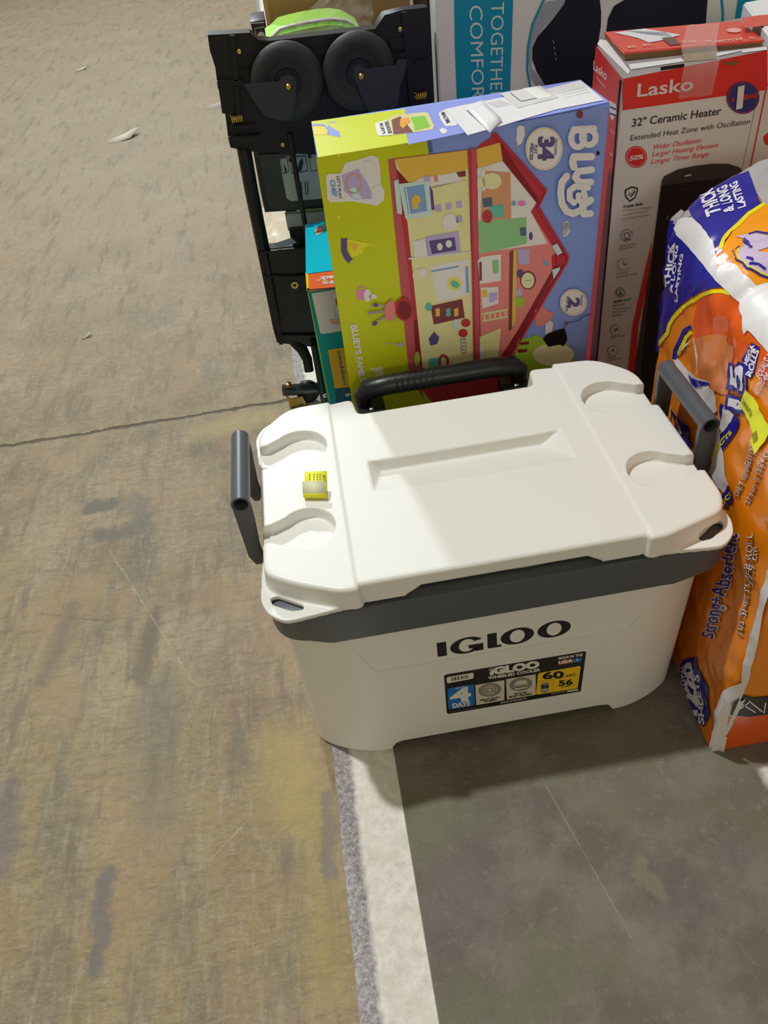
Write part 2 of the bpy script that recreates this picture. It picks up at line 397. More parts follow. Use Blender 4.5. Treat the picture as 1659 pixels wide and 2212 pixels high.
def cyl(bm, c, r, z0, z1, r0=None, n=64):
    r0 = r0 or r; add_loft(bm, [[(c[0]+rr*math.cos(2*math.pi*k/n), c[1]+rr*math.sin(2*math.pi*k/n), z) for k in range(n)] for rr, z in ((r0, z0), (r, z1))])
for sx in (-1, 1):
    for cy, r, y0, y1 in ((.131, .0495, .086, .153), (-.080, .0455, -.100, -.060)):
        b = bmesh.new(); cyl(b, (sx*.2865, cy), r+.0015, .463, .50, r-.001); cuts.append(b)
        b = bmesh.new(); add_box(b, (min(sx*.30, sx*.40), y0, .463), (max(sx*.30, sx*.40), y1, .50)); cuts.append(b)
        # tapering mouth between cup and channel
        b = bmesh.new(); add_prism(b, [(sx*.305, cy-r*.92, .463), (sx*.345, y0, .463), (sx*.345, y1, .463), (sx*.305, cy+r*.92 if cy > 0 else cy+r*.85, .463)], (0, 0, .04)); cuts.append(b)
# gripping recess: straight at the back, ramping up to the front
b = bmesh.new(); T = .4835
add_loft(b, [[(x, .0635, T+.01), (x, .0635-.006*k, T-.0012-.0238*k), (x, -.022, T-.0014), (x, -.024, T+.01)] for x, k in ((-.170, .04), (-.150, 1), (-.05, 1), (.05, 1), (.138, 1), (.173, .04))])
cuts.append(b)
# cut-away over the band at the front, middle
b = bmesh.new(); add_prism(b, [(-.158, -.26, .43), (-.150, -.26, .444), (-.128, -.26, .458), (-.120, -.26, .4595), (.120, -.26, .4595), (.128, -.26, .458), (.150, -.26, .444), (.158, -.26, .43)], (0, .055, 0)); cuts.append(b)
# ears at the corners with a finger slot
for sx in (-1, 1):
    for sy in (-1, 1):
        def E_(x, y): return (sx*x, .02+sy*(y-.02) if sy > 0 else y)
        pts = [(.24, -.225), (.335, -.2345), (.360, -.215), (.372, -.186), (.367, -.10), (.345, -.10), (.30, -.18)]
        pts = [(sx*x, (y if sy < 0 else .043-y)) for x, y in pts]
        if sx*(-sy) < 0: pts = pts[::-1]
        b = bmesh.new(); add_prism(b, z_(rounded(pts, .012, 3), .4385), (0, 0, .0085)); adds.append(b)
        sl = [(.357, -.182), (.3535, -.196), (.326, -.2145), (.308, -.2165), (.306, -.2085), (.345, -.181)]
        sl = [(sx*x, (y if sy < 0 else .043-y)) for x, y in sl]
        b = bmesh.new(); add_prism(b, z_(rounded(sl, .003, 3), .43), (0, 0, .03)); cuts.append(b)
lid = carve('lid', base, cuts, adds, white, cooler, voxel=.0019, smooth=4)

ot = rounded([(-.355, -.165), (-.312, -.195), (-.25, -.217), (.25, -.217), (.312, -.195), (.355, -.165), (.355, .195), (.30, .245), (-.30, .245), (-.355, .195)], [.03, .04, .05, .05, .04, .03, .03, .03, .03, .03], 5)
def scl(p, kx, ky, yo=0): return [(x*kx, .02+(y-.02)*ky+yo) for x, y in p]
base = bmesh.new()
add_loft(base, [z_(offset(scl(ot, .985, .985), .006), 0), z_(scl(ot, .985, .987), .008), z_(ot, .430)])
cuts = []
b = bmesh.new(); add_prism(b, [(-.222, -.30, -.02), (-.222, -.30, 0), (-.214, -.30, .006), (-.203, -.30, .026), (-.190, -.30, .030), (.190, -.30, .030), (.206, -.30, .026), (.218, -.30, .006), (.226, -.30, 0), (.226, -.30, -.02)], (0, .7, 0)); cuts.append(b)
b = bmesh.new(); add_prism(b, [(-.262, -.24, .350), (-.250, -.24, .331), (-.219, -.24, .262), (-.212, -.24, .258), (.212, -.24, .256), (.219, -.24, .260), (.256, -.24, .331), (.266, -.24, .350)], (0, .0266, 0)); cuts.append(b)
body = carve('body', base, cuts, [], white, cooler, angle=28)
# slate band round the body under the lid
bm = bmesh.new()
o1 = rounded([(-.366, -.175), (-.350, -.210), (-.318, -.226), (-.27, -.2255), (.27, -.2255), (.318, -.230), (.352, -.212), (.368, -.175), (.368, .205), (.31, .262), (-.31, .262), (-.366, .205)], [.02, .02, .02, .03, .03, .02, .02, .02, .03, .03, .03, .03], 5)
n = len(o1)
def zb(p): return .366+.016*min(1, max(0, (abs(p[0])-.275)/.035))
def zr(o_): return [(x, y, .460 if abs(x) < .18 and y < 0 else .4372) for x, y in o_]
rings = [[(x, y, zb((x, y))) for x, y in offset(o1, .009)], [(x, y, zb((x, y))) for x, y in offset(o1, .001)], [(x, y, zb((x, y))+.003) for x, y in o1], z_(o1, .4345), z_(offset(o1, .0025), .4365),
         z_(offset(o1, .012), .4368), zr(offset(o1, .013)), zr(offset(o1, .03))]
add_loft(bm, rings, cap=False)
obj('band', bm, slate, cooler, 30)
# carrying handles, standing up beside the lid
def hollow(bm, a, b_, r, t, n=24):
    a, b_ = Vector(a), Vector(b_); ax = b_-a
    add_lathe(bm, [(r-t, .0), (r, 0), (r, ax.length), (r-t, ax.length), (r-t, 0)], a, ax, n)
for sx in (-1, 1):
    h = bmesh.new(); X0 = sx*.383
    hollow(h, (X0, -.052, .530), (X0, .128, .530), .0155, .0035)
    obj_h = obj('carry_handle', h, slate, cooler, 40)
    for y0 in (-.050, .115):
        a = bmesh.new()
        pts = [(X0-.0155, .534), (X0-.013, .518), (X0+.013, .518), (X0+.0155, .534), (X0+.0148, .50), (sx*.390+.008, .43), (sx*.385+.009, .398), (sx*.385+.003, .390), (sx*.385-.008, .391), (sx*.388-.012, .41), (X0-.0148, .50)]
        pts = [(X0-.0152, .528), (X0, .5155), (X0+.0152, .528), (X0+.0145, .50), (sx*.386+.013, .43), (sx*.382+.011, .398), (sx*.382+.003, .389), (sx*.382-.006, .390), (sx*.384-.012, .41), (X0-.0145, .50)]
        add_prism(a, [(x, y0, z) for x, z in pts], (0, .012, 0), .0015)
        obj('handle_arm', a, slate, obj_h, 40)
        p_ = bmesh.new(); add_tube(p_, [(sx*.352, y0+.006, .402), (sx*.388, y0+.006, .402)], .009, 14); obj('pivot', p_, slate, obj_h, 40)
# telescoping pull handle behind the lid
h = bmesh.new()
path = [(-.154, .312, .30), (-.154, .312, .425), (-.152, .310, .452), (-.142, .308, .466), (-.10, .307, .470), (.11, .307, .470), (.152, .308, .466), (.166, .310, .452), (.168, .312, .425), (.168, .312, .30)]
add_tube(h, path, [.014, .015, .019, .0205, .0205, .0205, .0205, .019, .015, .014], 16)
th = obj('pull_handle', h, M('black_rubber_grip', (24, 28, 31), .33, .1, 60, bump=.35, bscale=500), cooler, 60)
h = bmesh.new()
for i in range(7):
    x = -.085+.012*i; add_lathe(h, [(.0200, -.0025), (.0218, -.001), (.0218, .001), (.0200, .0025)], (x, .307, .470), (1, 0, 0), 20)
obj('grip_ribs', h, MATS['black_rubber_grip'], th, 60)
for x in (-.14, .155):
    h = bmesh.new(); add_box(h, (x-.028, .246, .405), (x+.028, .33, .432), .003); br = obj('handle_bracket', h, blackp, cooler, 40)
    h = bmesh.new(); add_lathe(h, [(.0001, .004), (.003, .0045), (.0055, .003), (.006, 0), (.0, 0)], (x, .286, .4325), (0, 0, 1), 20); obj('screw', h, M('steel_screw', (200, 200, 196), .25, metal=1), br, 40)
for x in (-.135, .15):
    h = bmesh.new(); add_box(h, (x-.012, .262, .06), (x+.012, .29, .41), .003); obj('handle_rail', h, blackp, cooler, 40)
for sx in (-1, 1):
    h = bmesh.new(); add_lathe(h, [(0, -.02), (.03, -.02), (.046, -.016), (.048, 0), (.046, .016), (.03, .02), (0, .02)], (sx*.30, .262, .050), (1, 0, 0), 32); obj('wheel', h, blackp, cooler, 40)
# printing on the front
def front_y(z): return -.2165
ZQ0, ZQ1, YL = .02, .345, -.2145
def body_q(z0, z1, dy): 
    f = lambda z: .02-.237*(.987+.013*(z-.008)/.442)
    return [(-.30, f(z0)-dy, z0), (.30, f(z0)-dy, z0), (.30, f(z1)-dy, z1), (-.30, f(z1)-dy, z1)]
q = body_q(.05, .25, 0)
st = quadPrint(q, lift=.00025, base=.0004)
sb = M('sticker_black', (24, 20, 20), .35); sw = M('sticker_white', (226, 222, 210), .4); sbl = M('sticker_blue', (18, 112, 190), .4); sy = M('sticker_yellow', (238, 196, 10), .4); sg = M('sticker_beige', (212, 202, 178), .4)
sgr = M('sticker_grey', (132, 128, 118), .4); sr = M('sticker_red', (196, 70, 56), .4)
def Z5(p): return (900+p[0]/4.1475, 1180+p[1]/4.1475)
def Z5s(L_): return [Z5(p) for p in L_]
st.poly(Z5s([(245, 1160), (262, 1148), (1505, 940), (1518, 945), (1470, 1295), (1455, 1300), (285, 1500), (270, 1490)]), sb, 1)
st.poly(Z5s([(268, 1178), (278, 1168), (500, 1130), (510, 1138), (508, 1175), (498, 1183), (280, 1224), (270, 1216)]), sw, 2)
for i, x in enumerate((315, 326, 333, 345, 352, 366, 372, 384, 398, 405, 418, 425, 440, 452, 460)):
    y = 1174-(x-310)*.17; st.line([Z5((x, y-2)), Z5((x+1, y+30))], .9 if i % 3 else 1.8, black_ink, 3)
st.poly(Z5s([(275, 1280), (285, 1270), (508, 1232), (514, 1238), (520, 1412), (512, 1420), (295, 1460), (284, 1452)]), sbl, 2)
st.text('4', Z5((300, 1395)), Z5((487, 1365)), (-2, -26), sw, 3, .05)
st.text('DAYS', Z5((322, 1440)), Z5((478, 1412)), (-1, -8), sw, 3, .05)
st.text('UP TO', Z5((350, 1276)), Z5((432, 1262)), (0, -3.5), sw, 3, .03)
st.text('ICE RETENTION', Z5((322, 1450)), Z5((480, 1424)), (0, -2), sw, 3, .02)
for x0, x1, ya, yb in ((525, 785, 1240, 1420), (800, 1065, 1188, 1372)):
    s = (x1-x0)*.17
    st.poly(Z5s([(x0, ya), (x1, ya-s), (x1, yb-s), (x0+8, yb)]), sg, 2)
st.disc(Z5((655, 1283)), 25, 14.5, sgr, 3, rot=-8); st.ring(Z5((655, 1283)), 16, 9, 1.2, sg, 4, rot=-8); st.ring(Z5((655, 1283)), 10, 6, 1.2, sg, 4, rot=-8); st.disc(Z5((655, 1283)), 4, 2.5, sg, 4)
st.disc(Z5((932, 1232)), 25, 14.5, sgr, 3, rot=-8)
st.poly(Z5s([(875, 1240), (880, 1218), (905, 1200), (975, 1190), (990, 1210), (992, 1240), (990, 1262), (880, 1282)]), sg, 4); st.line([Z5((878, 1248)), Z5((990, 1228))], 2, sgr, 5); st.line([Z5((882, 1262)), Z5((988, 1244))], 2, sb, 5)
st.text('HEAVY DUTY', Z5((567, 1384)), Z5((745, 1356)), (0, -4), sb, 3, .04); st.text('WHEELS', Z5((600, 1396)), Z5((715, 1377)), (0, -4), sb, 3, .04)
st.text('FITS IN', Z5((875, 1330)), Z5((985, 1312)), (0, -4), sb, 3, .04); st.text('MOST TRUNKS', Z5((828, 1357)), Z5((1028, 1325)), (0, -4), sb, 3, .04)
st.poly(Z5s([(1085, 1150), (1098, 1132), (1462, 1068), (1468, 1078), (1442, 1262), (1432, 1270), (1080, 1326), (1068, 1318)]), sy, 2)
st.text('60', Z5((1125, 1187)), Z5((1318, 1172)), (0, -14), sb, 3, .04); st.text('QUARTS', Z5((1335, 1165)), Z5((1420, 1150)), (0, -3.5), sb, 3, .03)
st.text('56', Z5((1270, 1248)), Z5((1398, 1232)), (0, -11), sb, 3, .04); st.text('LITERS', Z5((1290, 1265)), Z5((1370, 1252)), (0, -3), sb, 3, .02)
st.line([Z5((1225, 1195)), Z5((1215, 1300))], .5, sgr, 3); st.line([Z5((1090, 1212)), Z5((1450, 1150))], .5, sgr, 3)
st.poly(Z5s([(1110, 1236), (1120, 1222), (1175, 1214), (1186, 1225), (1182, 1290), (1170, 1302), (1122, 1310), (1112, 1300)]), sgr, 3)
st.text('94', Z5((1113, 1272)), Z5((1180, 1264)), (0, -7), sb, 4, .04); st.text('CANS', Z5((1117, 1293)), Z5((1178, 1283)), (0, -3.2), sw, 4, .02)
st.text('IGLOO', Z5((655, 1148)), Z5((1100, 1078)), (-1.5, -13.5), sw, 3, .07)
st.text('WHEELED COOLER', Z5((640, 1188)), Z5((1108, 1112)), (-.5, -5.5), sw, 3, .04)
st.text('MADE IN THE', Z5((1268, 1012)), Z5((1485, 976)), (0, -5), sw, 3, .04)
st.poly(Z5s([(1268, 1025), (1400, 1003), (1398, 1038), (1262, 1060)]), sr, 3); st.text('USA', Z5((1268, 1050)), Z5((1400, 1028)), (0, -6), sw, 4, .06)
st.poly(Z5s([(1402, 1002), (1478, 990), (1472, 1028), (1400, 1038)]), sbl, 3)
stp = [(1438+15*math.cos(math.radians(-90+36*k))*(1 if k % 2 == 0 else .42), 1012+15*math.sin(math.radians(-90+36*k))*(1 if k % 2 == 0 else .42)) for k in range(10)]
st.poly(Z5s(stp), sw, 4)
st.text('PRODUCT OF THE IGLOO CO.', Z5((752, 1404)), Z5((985, 1362)), (0, -2.6), sw, 3, .03)
st.line([Z5((292, 1482)), Z5((630, 1424))], .8, sgr, 3); st.line([Z5((1200, 1318)), Z5((1335, 1295))], 2, sgr, 3); st.line([Z5((1345, 1296)), Z5((1448, 1280))], 3, sw, 3)
st.poly(Z5s([(640, 1098), (660, 1082), (690, 1080), (712, 1070), (700, 1092), (668, 1100), (660, 1128), (650, 1110)]), sgr, 5)
st.done('label_sticker', cooler)
lg = quadPrint(body_q(.25, .345, -.0029), base=.0002, lift=.0004)
def logo(P, mat, y=1):
    # heavy wide letters: I G L O O
    def L5(*a): return [Z5(p) for p in a]
    P.poly(L5((178, 866), (262, 852), (272, 976), (200, 988), (188, 985)), mat, y)
    P.poly(L5((632, 786), (716, 772), (720, 882), (757, 876), (762, 896), (645, 914), (634, 908)), mat, y)
    for cx, cy in ((901, 802), (1231, 740)):
        out_ = []; inn = []
        for k in range(40):
            a = 2*math.pi*k/40; x, yv = 150*math.cos(a), 71*math.sin(a); out_.append((cx+x, cy+yv-x*.19)); x, yv = 67*math.cos(a), 55*math.sin(a); inn.append((cx+x, cy+yv-x*.19))
        uv = [P.uv(Z5(p)) for p in out_+inn]; P.emit(uv, [(k, (k+1) % 40, 40+(k+1) % 40, 40+k) for k in range(40)], mat, y)
    cx, cy = 450, 885; out_ = []; inn = []; n = 36
    for k in range(n+1):
        a = math.radians(-28-(304*k/n)); x, yv = 151*math.cos(a), 71*math.sin(a); out_.append((cx+x, cy+yv-x*.19)); x, yv = 72*math.cos(a), 55*math.sin(a); inn.append((cx+x, cy+yv-x*.19))
    uv = [P.uv(Z5(p)) for p in out_+inn]; P.emit(uv, [(k, k+1, n+2+k, n+1+k) for k in range(n)], mat, y)
    P.poly(L5((462, 884), (597, 862), (599, 924), (528, 936), (524, 908), (470, 916)), mat, y)
logo(lg, black_ink)
lg.done('front_logo', cooler)
# yellow price sticker, its front half curling up
pm = M('neon_yellow_paper', (242, 240, 40), .5, .03); pq = [(-.281, .060, .4845), (-.243, .052, .4845), (-.248, -.025, .4848), (-.287, -.015, .4848)]
bm = bmesh.new(); rows = []
for i, (t, z) in enumerate(((0, .0), (.3, .0), (.6, .0), (.86, .0), (.96, .003), (1.0, .008), (.97, .014), (.86, .018), (.66, .021))):
    a = np.array(pq[0])*(1-t)+np.array(pq[3])*t; b_ = np.array(pq[1])*(1-t)+np.array(pq[2])*t; rows.append([bm.verts.new((a[0], a[1], a[2]+z)), bm.verts.new((b_[0], b_[1], b_[2]+z))])
for i, (r0, r1) in enumerate(zip(rows, rows[1:])): bm.faces.new((r0[0], r0[1], r1[1], r1[0])).material_index = int(i >= 6)
ps = obj('price_sticker', bm, [pm, M('sticker_backing', (206, 204, 166), .6)], None, 180); m_ = ps.modifiers.new('s', 'SOLIDIFY'); m_.thickness = .0003
tag(ps, 'small neon yellow price sticker curling up on the left side of the white cooler lid', 'sticker')
ink = M('faded_ink', (92, 92, 40), .6)
pp = quadPrint(pq)
pp.text('ALLTIS', (697, 1026), (699, 1042), (6, 0), ink, 1, .02); 
for x, l in ((691, 26), (685, 30), (678, 24), (669, 12)):
    for k in range(0, l, 5): pp.line([(x, 1024+k), (x+.3, 1027.5+k)], 2.2, ink, 1)
pp.done('sticker_print', ps)
# ------------------------------------------------------------------ cartons standing behind the cooler
def Z1(x, y): return (430+x/3.016, y/3.016)
def Z2(x, y): return (540+x/4.609, 420+y/4.609)
def Z3(x, y): return (660+x/2.476, 170+y/2.476)
def Z4(x, y): return (700+x/2.633, 480+y/2.633)
def ZE(x, y): return (930+x/2.276, y/2.276)
def ZF(x, y): return (1260+x/4.158, 40+y/4.158)
def ZG(x, y): return (1260+x/4.158, 480+y/4.158)
def ZH(x, y): return (1400+x/2.765, 900+y/2.765)
def ZK(x, y): return (1380+x/5.53, 360+y/5.53)
def ZL(x, y): return (1480+x/6.145, 760+y/6.145)
def ZN(x, y): return (1100+x/2.968, y/2.968)
def pts(Z, *a): return [Z(*p) for p in a]
def dn(p): return np.array([p[0], p[1], 0.0])
def carton(name, parent, FL, FR, BR, BL, mat, seed=1, warp=.0012, bev=.003):
    """closed box from its four top corners, walls cut into a grid so the board can sag a little"""
    rnd = random.Random(seed); bm = bmesh.new()
    t = [Vector(p) for p in (FL, FR, BR, BL)]; b = [Vector((p.x, p.y, 0)) for p in t]
    vb = [bm.verts.new(p) for p in b]; vt = [bm.verts.new(p) for p in t]
    for f in ((3, 2, 1, 0),): bm.faces.new([vb[i] for i in f])
    bm.faces.new(vt)
    for i in range(4): j = (i+1) % 4; bm.faces.new((vb[i], vb[j], vt[j], vt[i]))
    bmesh.ops.bevel(bm, geom=bm.edges[:], offset=bev, segments=2, affect='EDGES')
    return obj(name, bm, mat, parent, 40)

# --- play set carton
pl = thing('play_set_carton', 'yellow-green and periwinkle toy play set carton with a dollhouse picture, standing behind the cooler', 'toy box', (.08, .46, 0))
FL = onY((687, 342), .362); FR = onY((1318, 222), .388); BL = onY((672, 262), .560); BR = onY((1255, 172), .575)
peri = MF('periwinkle_board', (92, 106, 152), rough=.38, var=.03, scale=6, bump=.1, bscale=60)
lime = MF('chartreuse_print', (140, 141, 14), rough=.38, var=.05, scale=8)
carton('box', pl, FL, FR, BR, BL, peri, 2)
Pf = quadPrint([dn(FL), dn(FR), FR, FL])
def C_(n, rgb, **k): return MF('ink_'+n, rgb, rough=.4, var=.03, **k)
red = C_('brick_red', (132, 36, 40)); dred = C_('dark_red', (92, 24, 26)); rose = C_('dusty_rose', (136, 58, 60)); cream = C_('cream', (182, 164, 104)); pcream = C_('pale_cream', (202, 192, 150)); must = C_('mustard', (160, 128, 50))
tan = C_('tan', (150, 106, 72)); grn = C_('sage', (100, 136, 88)); lgrn = C_('pale_green', (168, 186, 112)); coral = C_('coral', (176, 92, 82)); wht = C_('soft_white', (196, 188, 178)); brn = C_('brown', (88, 42, 40))
sky = C_('sky_blue', (140, 164, 178)); steel = C_('steel_blue', (88, 112, 136)); mauve = C_('mauve', (130, 118, 140)); plum = C_('plum', (66, 52, 84)); blk = C_('black', (10, 8, 8)); yel = C_('yellow', (196, 172, 24)); pink = C_('pink', (200, 92, 120)); gry = C_('grey', (110, 104, 98)); grs = C_('grass', (112, 136, 34)); dgr = C_('moss', (70, 84, 24)); teal2 = C_('jade', (70, 128, 110)); lav = C_('lavender', (168, 158, 184)); dkb = C_('storm', (60, 70, 88)); ltn = C_('sand', (204, 188, 160)); mlime = C_('lime_light', (176, 180, 60))
P = Pf
P.poly([(683, 340)]+pts(Z3, (640, 325), (655, 400))+[(940, 420), (1010, 900), (1010, 1105), (800, 1140)], lime, 1)
P.poly(pts(Z3, (650, 322), (668, 330), (676, 392), (655, 400)), dkb, 2)
P.disc(Z4(290, 160), 70, 34, mlime, 2, rot=80) if False else None
P.poly([(880, 520), (905, 520), (925, 700), (900, 800), (880, 800)], mlime, 1.5)
# house: frame, then rooms
P.poly(pts(Z3, (438, 430), (872, 378), (908, 372), (948, 335), (985, 318), (988, 292), (1012, 286), (1290, 596), (1245, 680), (1405, 945))+pts(Z4, (1388, 190), (1382, 235), (1055, 765), (1100, 850), (1055, 1000), (640, 1060), (480, 860), (395, 0)), red, 2)
P.poly(pts(Z3, (438, 430), (472, 428), (520, 850))+pts(Z4, (440, 0), (545, 850), (560, 1000), (480, 860), (395, 0)), rose, 3)
P.poly(pts(Z3, (472, 430), (866, 380), (880, 965))+pts(Z4, (835, 0), (850, 800), (560, 860), (470, 0)), cream, 3)
P.poly(pts(Z3, (472, 430), (866, 380), (868, 480), (560, 555), (540, 560)), must, 4)
P.poly(pts(Z3, (482, 480), (548, 556), (500, 560)), dred, 5)
P.poly(pts(Z3, (905, 376), (1035, 340), (1055, 400), (1048, 440), (915, 480)), must, 4)
P.poly(pts(Z3, (912, 478), (1048, 438), (1230, 660), (1200, 710), (1340, 930))+pts(Z4, (1290, 190), (1295, 320), (1000, 760), (890, 790), (868, 0)), coral, 3)
P.poly(pts(Z3, (912, 478), (1048, 438), (1230, 660), (1200, 710), (1290, 880), (925, 930)), pcream, 4)
P.poly(pts(Z3, (940, 490), (1090, 500), (1095, 745), (930, 760)), tan, 5)
P.poly(pts(Z3, (915, 760), (1175, 740), (1180, 880), (930, 935)), grn, 5)
P.poly(pts(Z3, (1140, 795), (1172, 792), (1175, 835), (1145, 840)), dkb, 6)
P.poly(pts(Z3, (930, 500), (935, 485), (955, 478), (958, 590), (940, 600)), wht, 6); P.disc(Z3(990, 545), 21, 18, lgrn, 7); P.poly(pts(Z3, (912, 530), (950, 520), (955, 575), (912, 580)), lgrn, 7)
P.poly(pts(Z3, (975, 680), (1050, 668), (1055, 735), (985, 742)), teal2, 6); P.poly(pts(Z3, (940, 640), (990, 632), (992, 680), (945, 685)), dkb, 7); P.disc(Z3(966, 735), 11, 14, red, 7)
P.disc(Z3(1150, 665), 9, 6, pink, 6); P.disc(Z3(1108, 665), 5, 6, steel, 6); P.disc(Z3(1200, 840), 4, 9, plum, 6)
P.poly(pts(Z3, (860, 378), (908, 372), (915, 965))+pts(Z4, (862, 0), (882, 795), (845, 800), (828, 0)), rose, 8)
P.poly(pts(Z3, (862, 382), (880, 379), (890, 965))+pts(Z4, (842, 0), (858, 800), (845, 800), (828, 0)), red, 9)
# upper left kitchen: shelf, oven, units
P.poly(pts(Z3, (620, 530), (800, 500), (835, 545), (670, 585), (560, 555)), ltn, 5); P.poly(pts(Z3, (625, 520), (660, 515), (662, 550), (630, 553)), mauve, 6); P.poly(pts(Z3, (680, 520), (700, 517), (702, 548), (684, 550)), coral, 6); P.poly(pts(Z3, (800, 500), (850, 490), (850, 520), (815, 525)), brn, 6)
P.poly(pts(Z3, (660, 575), (860, 540), (865, 720), (690, 700)), cream, 5)
for x, y in ((705, 690), (760, 680), (815, 670), (815, 750)): P.poly(pts(Z3, (x-18, y-16), (x+14, y-20), (x+18, y+16), (x-14, y+20)), mauve, 6)
P.poly(pts(Z3, (655, 560), (675, 600), (685, 700), (660, 700)), plum, 6)
P.poly(pts(Z3, (468, 545), (490, 535), (512, 700), (508, 725), (485, 715)), sky, 7); P.poly(pts(Z3, (490, 560), (655, 545), (670, 730), (530, 748)), sky, 7); P.poly(pts(Z3, (520, 580), (628, 562), (645, 705), (545, 722)), steel, 8); P.line(pts(Z3, (530, 580), (552, 720)), 2.5, ltn, 9)
P.poly(pts(Z3, (560, 640), (580, 615), (605, 625), (612, 655), (595, 670), (600, 690), (570, 695), (562, 670)), must, 9)
P.poly(pts(Z3, (565, 870), (640, 850), (655, 945), (580, 965)), lav, 6); P.poly(pts(Z3, (635, 845), (810, 815), (825, 930), (650, 955)), mauve, 6); P.poly(pts(Z3, (655, 865), (790, 845), (800, 915), (670, 935)), plum, 7); P.disc(Z3(712, 895), 6, 8, pcream, 8); P.disc(Z3(760, 880), 7, 8, pcream, 8)
P.poly(pts(Z3, (725, 740), (770, 715), (812, 745), (812, 790), (770, 812), (728, 800)), wht, 6)
P.line(pts(Z3, (545, 960), (880, 925)), 3, ltn, 7)
# lower left rooms
P.poly(pts(Z4, (600, 250), (820, 205), (825, 410), (640, 455)), ltn, 4); P.line(pts(Z4, (605, 278), (760, 250)), 3.5, steel, 5); P.line(pts(Z4, (805, 250), (812, 400)), 6, steel, 5); P.disc(Z4(735, 348), 15, 14, mlime, 5); P.disc(Z4(738, 350), 10, 7, teal2, 6, rot=30)
P.disc(Z4(530, 300), 12, 14, lgrn, 6); P.disc(Z4(560, 285), 9, 11, wht, 7)
P.poly(pts(Z4, (600, 475), (780, 435), (795, 540), (620, 580)), brn, 5)
for x in (640, 700, 745): P.poly(pts(Z4, (x-12, 490), (x+12, 484), (x+14, 530), (x-10, 534)), teal2 if x == 700 else must, 6)
P.disc(Z4(800, 570), 10, 9, red, 6); P.disc(Z4(785, 628), 10, 9, red, 6); P.disc(Z4(590, 480), 7, 9, teal2, 6); P.disc(Z4(745, 580), 8, 12, sky, 6)
P.poly(pts(Z4, (770, 660), (800, 655), (805, 740), (775, 748)), gry, 5); P.poly(pts(Z4, (776, 670), (796, 666), (799, 734), (781, 738)), wht, 6)
for y in (682, 702, 722): P.disc(Z4(788, y), 2.5, 2.5, gry, 7)
P.poly(pts(Z4, (590, 775), (650, 765), (655, 830), (590, 850)), teal2, 5); P.ring(Z4(675, 790), 9, 13, 6, red, 5); P.poly(pts(Z4, (590, 660), (620, 620), (650, 650), (640, 690), (600, 700)), plum, 5)
P.poly(pts(Z4, (505, 560), (525, 555), (545, 790), (520, 800)), dred, 5); P.disc(Z4(525, 775), 6, 16, grs, 6)
# right hand rooms of the house
P.poly(pts(Z4, (1050, 165), (1070, 160), (1065, 600), (1045, 620)), brn, 5); P.poly(pts(Z4, (1072, 158), (1090, 155), (1086, 560), (1062, 600)), must, 5)
P.poly(pts(Z4, (868, 215), (890, 195), (1000, 180), (1000, 330), (880, 350)), pcream, 5); P.poly(pts(Z4, (950, 215), (985, 210), (988, 285), (955, 290)), grn, 6); P.poly(pts(Z4, (876, 225), (890, 222), (892, 330), (878, 330)), brn, 6)
P.poly(pts(Z4, (1095, 150), (1165, 150), (1160, 240), (1100, 235)), mauve, 5); P.disc(Z4(1110, 290), 8, 9, plum, 6); P.disc(Z4(1155, 328), 17, 20, brn, 6); P.disc(Z4(1153, 328), 14, 17, lgrn, 7); P.line(pts(Z4, (1130, 330), (1180, 325)), 1, gry, 8)
P.disc(Z4(1255, 232), 6, 6, steel, 5); P.disc(Z4(1110, 450), 9, 12, grs, 5); P.disc(Z4(1105, 400), 7, 10, mauve, 5)
P.poly(pts(Z4, (885, 370), (985, 365), (985, 460), (895, 490)), pcream, 5); P.poly(pts(Z4, (930, 400), (980, 395), (978, 440), (935, 455)), mauve, 6); P.poly(pts(Z4, (890, 385), (920, 380), (925, 420), (895, 425)), must, 6)
P.line(pts(Z4, (890, 520), (1040, 495)), 4, cream, 5); P.line(pts(Z4, (895, 560), (1040, 535)), 4, cream, 5)
for k in range(5): P.line([Z4(905+30*k, 518-5*k), Z4(908+30*k, 556-5*k)], 3, cream, 5)
P.poly(pts(Z4, (880, 650), (1000, 600), (985, 770), (885, 800)), cream, 5); P.poly(pts(Z4, (876, 700), (900, 695), (903, 780), (880, 790)), ltn, 6)
# roof edge, inside and outside faces
P.poly(pts(Z3, (1050, 440), (1035, 340), (1240, 645), (1232, 665)), dred, 6)
P.line(pts(Z3, (1000, 290), (1280, 600), (1236, 690), (1398, 950))+[Z4(1378, 215), Z4(1055, 760)], 4.5, red, 10)
P.poly(pts(Z4, (1300, 260), (1335, 240), (1060, 740), (1010, 765)), dred, 6)
P.poly(pts(Z4, (1290, 130), (1320, 115), (1350, 170), (1320, 185)), sky, 10); P.poly(pts(Z4, (1290, 265), (1335, 250), (1335, 265), (1300, 320)), sky, 10)
P.poly(pts(Z4, (1310, 185), (1365, 180), (1372, 230), (1320, 245)), red, 11)
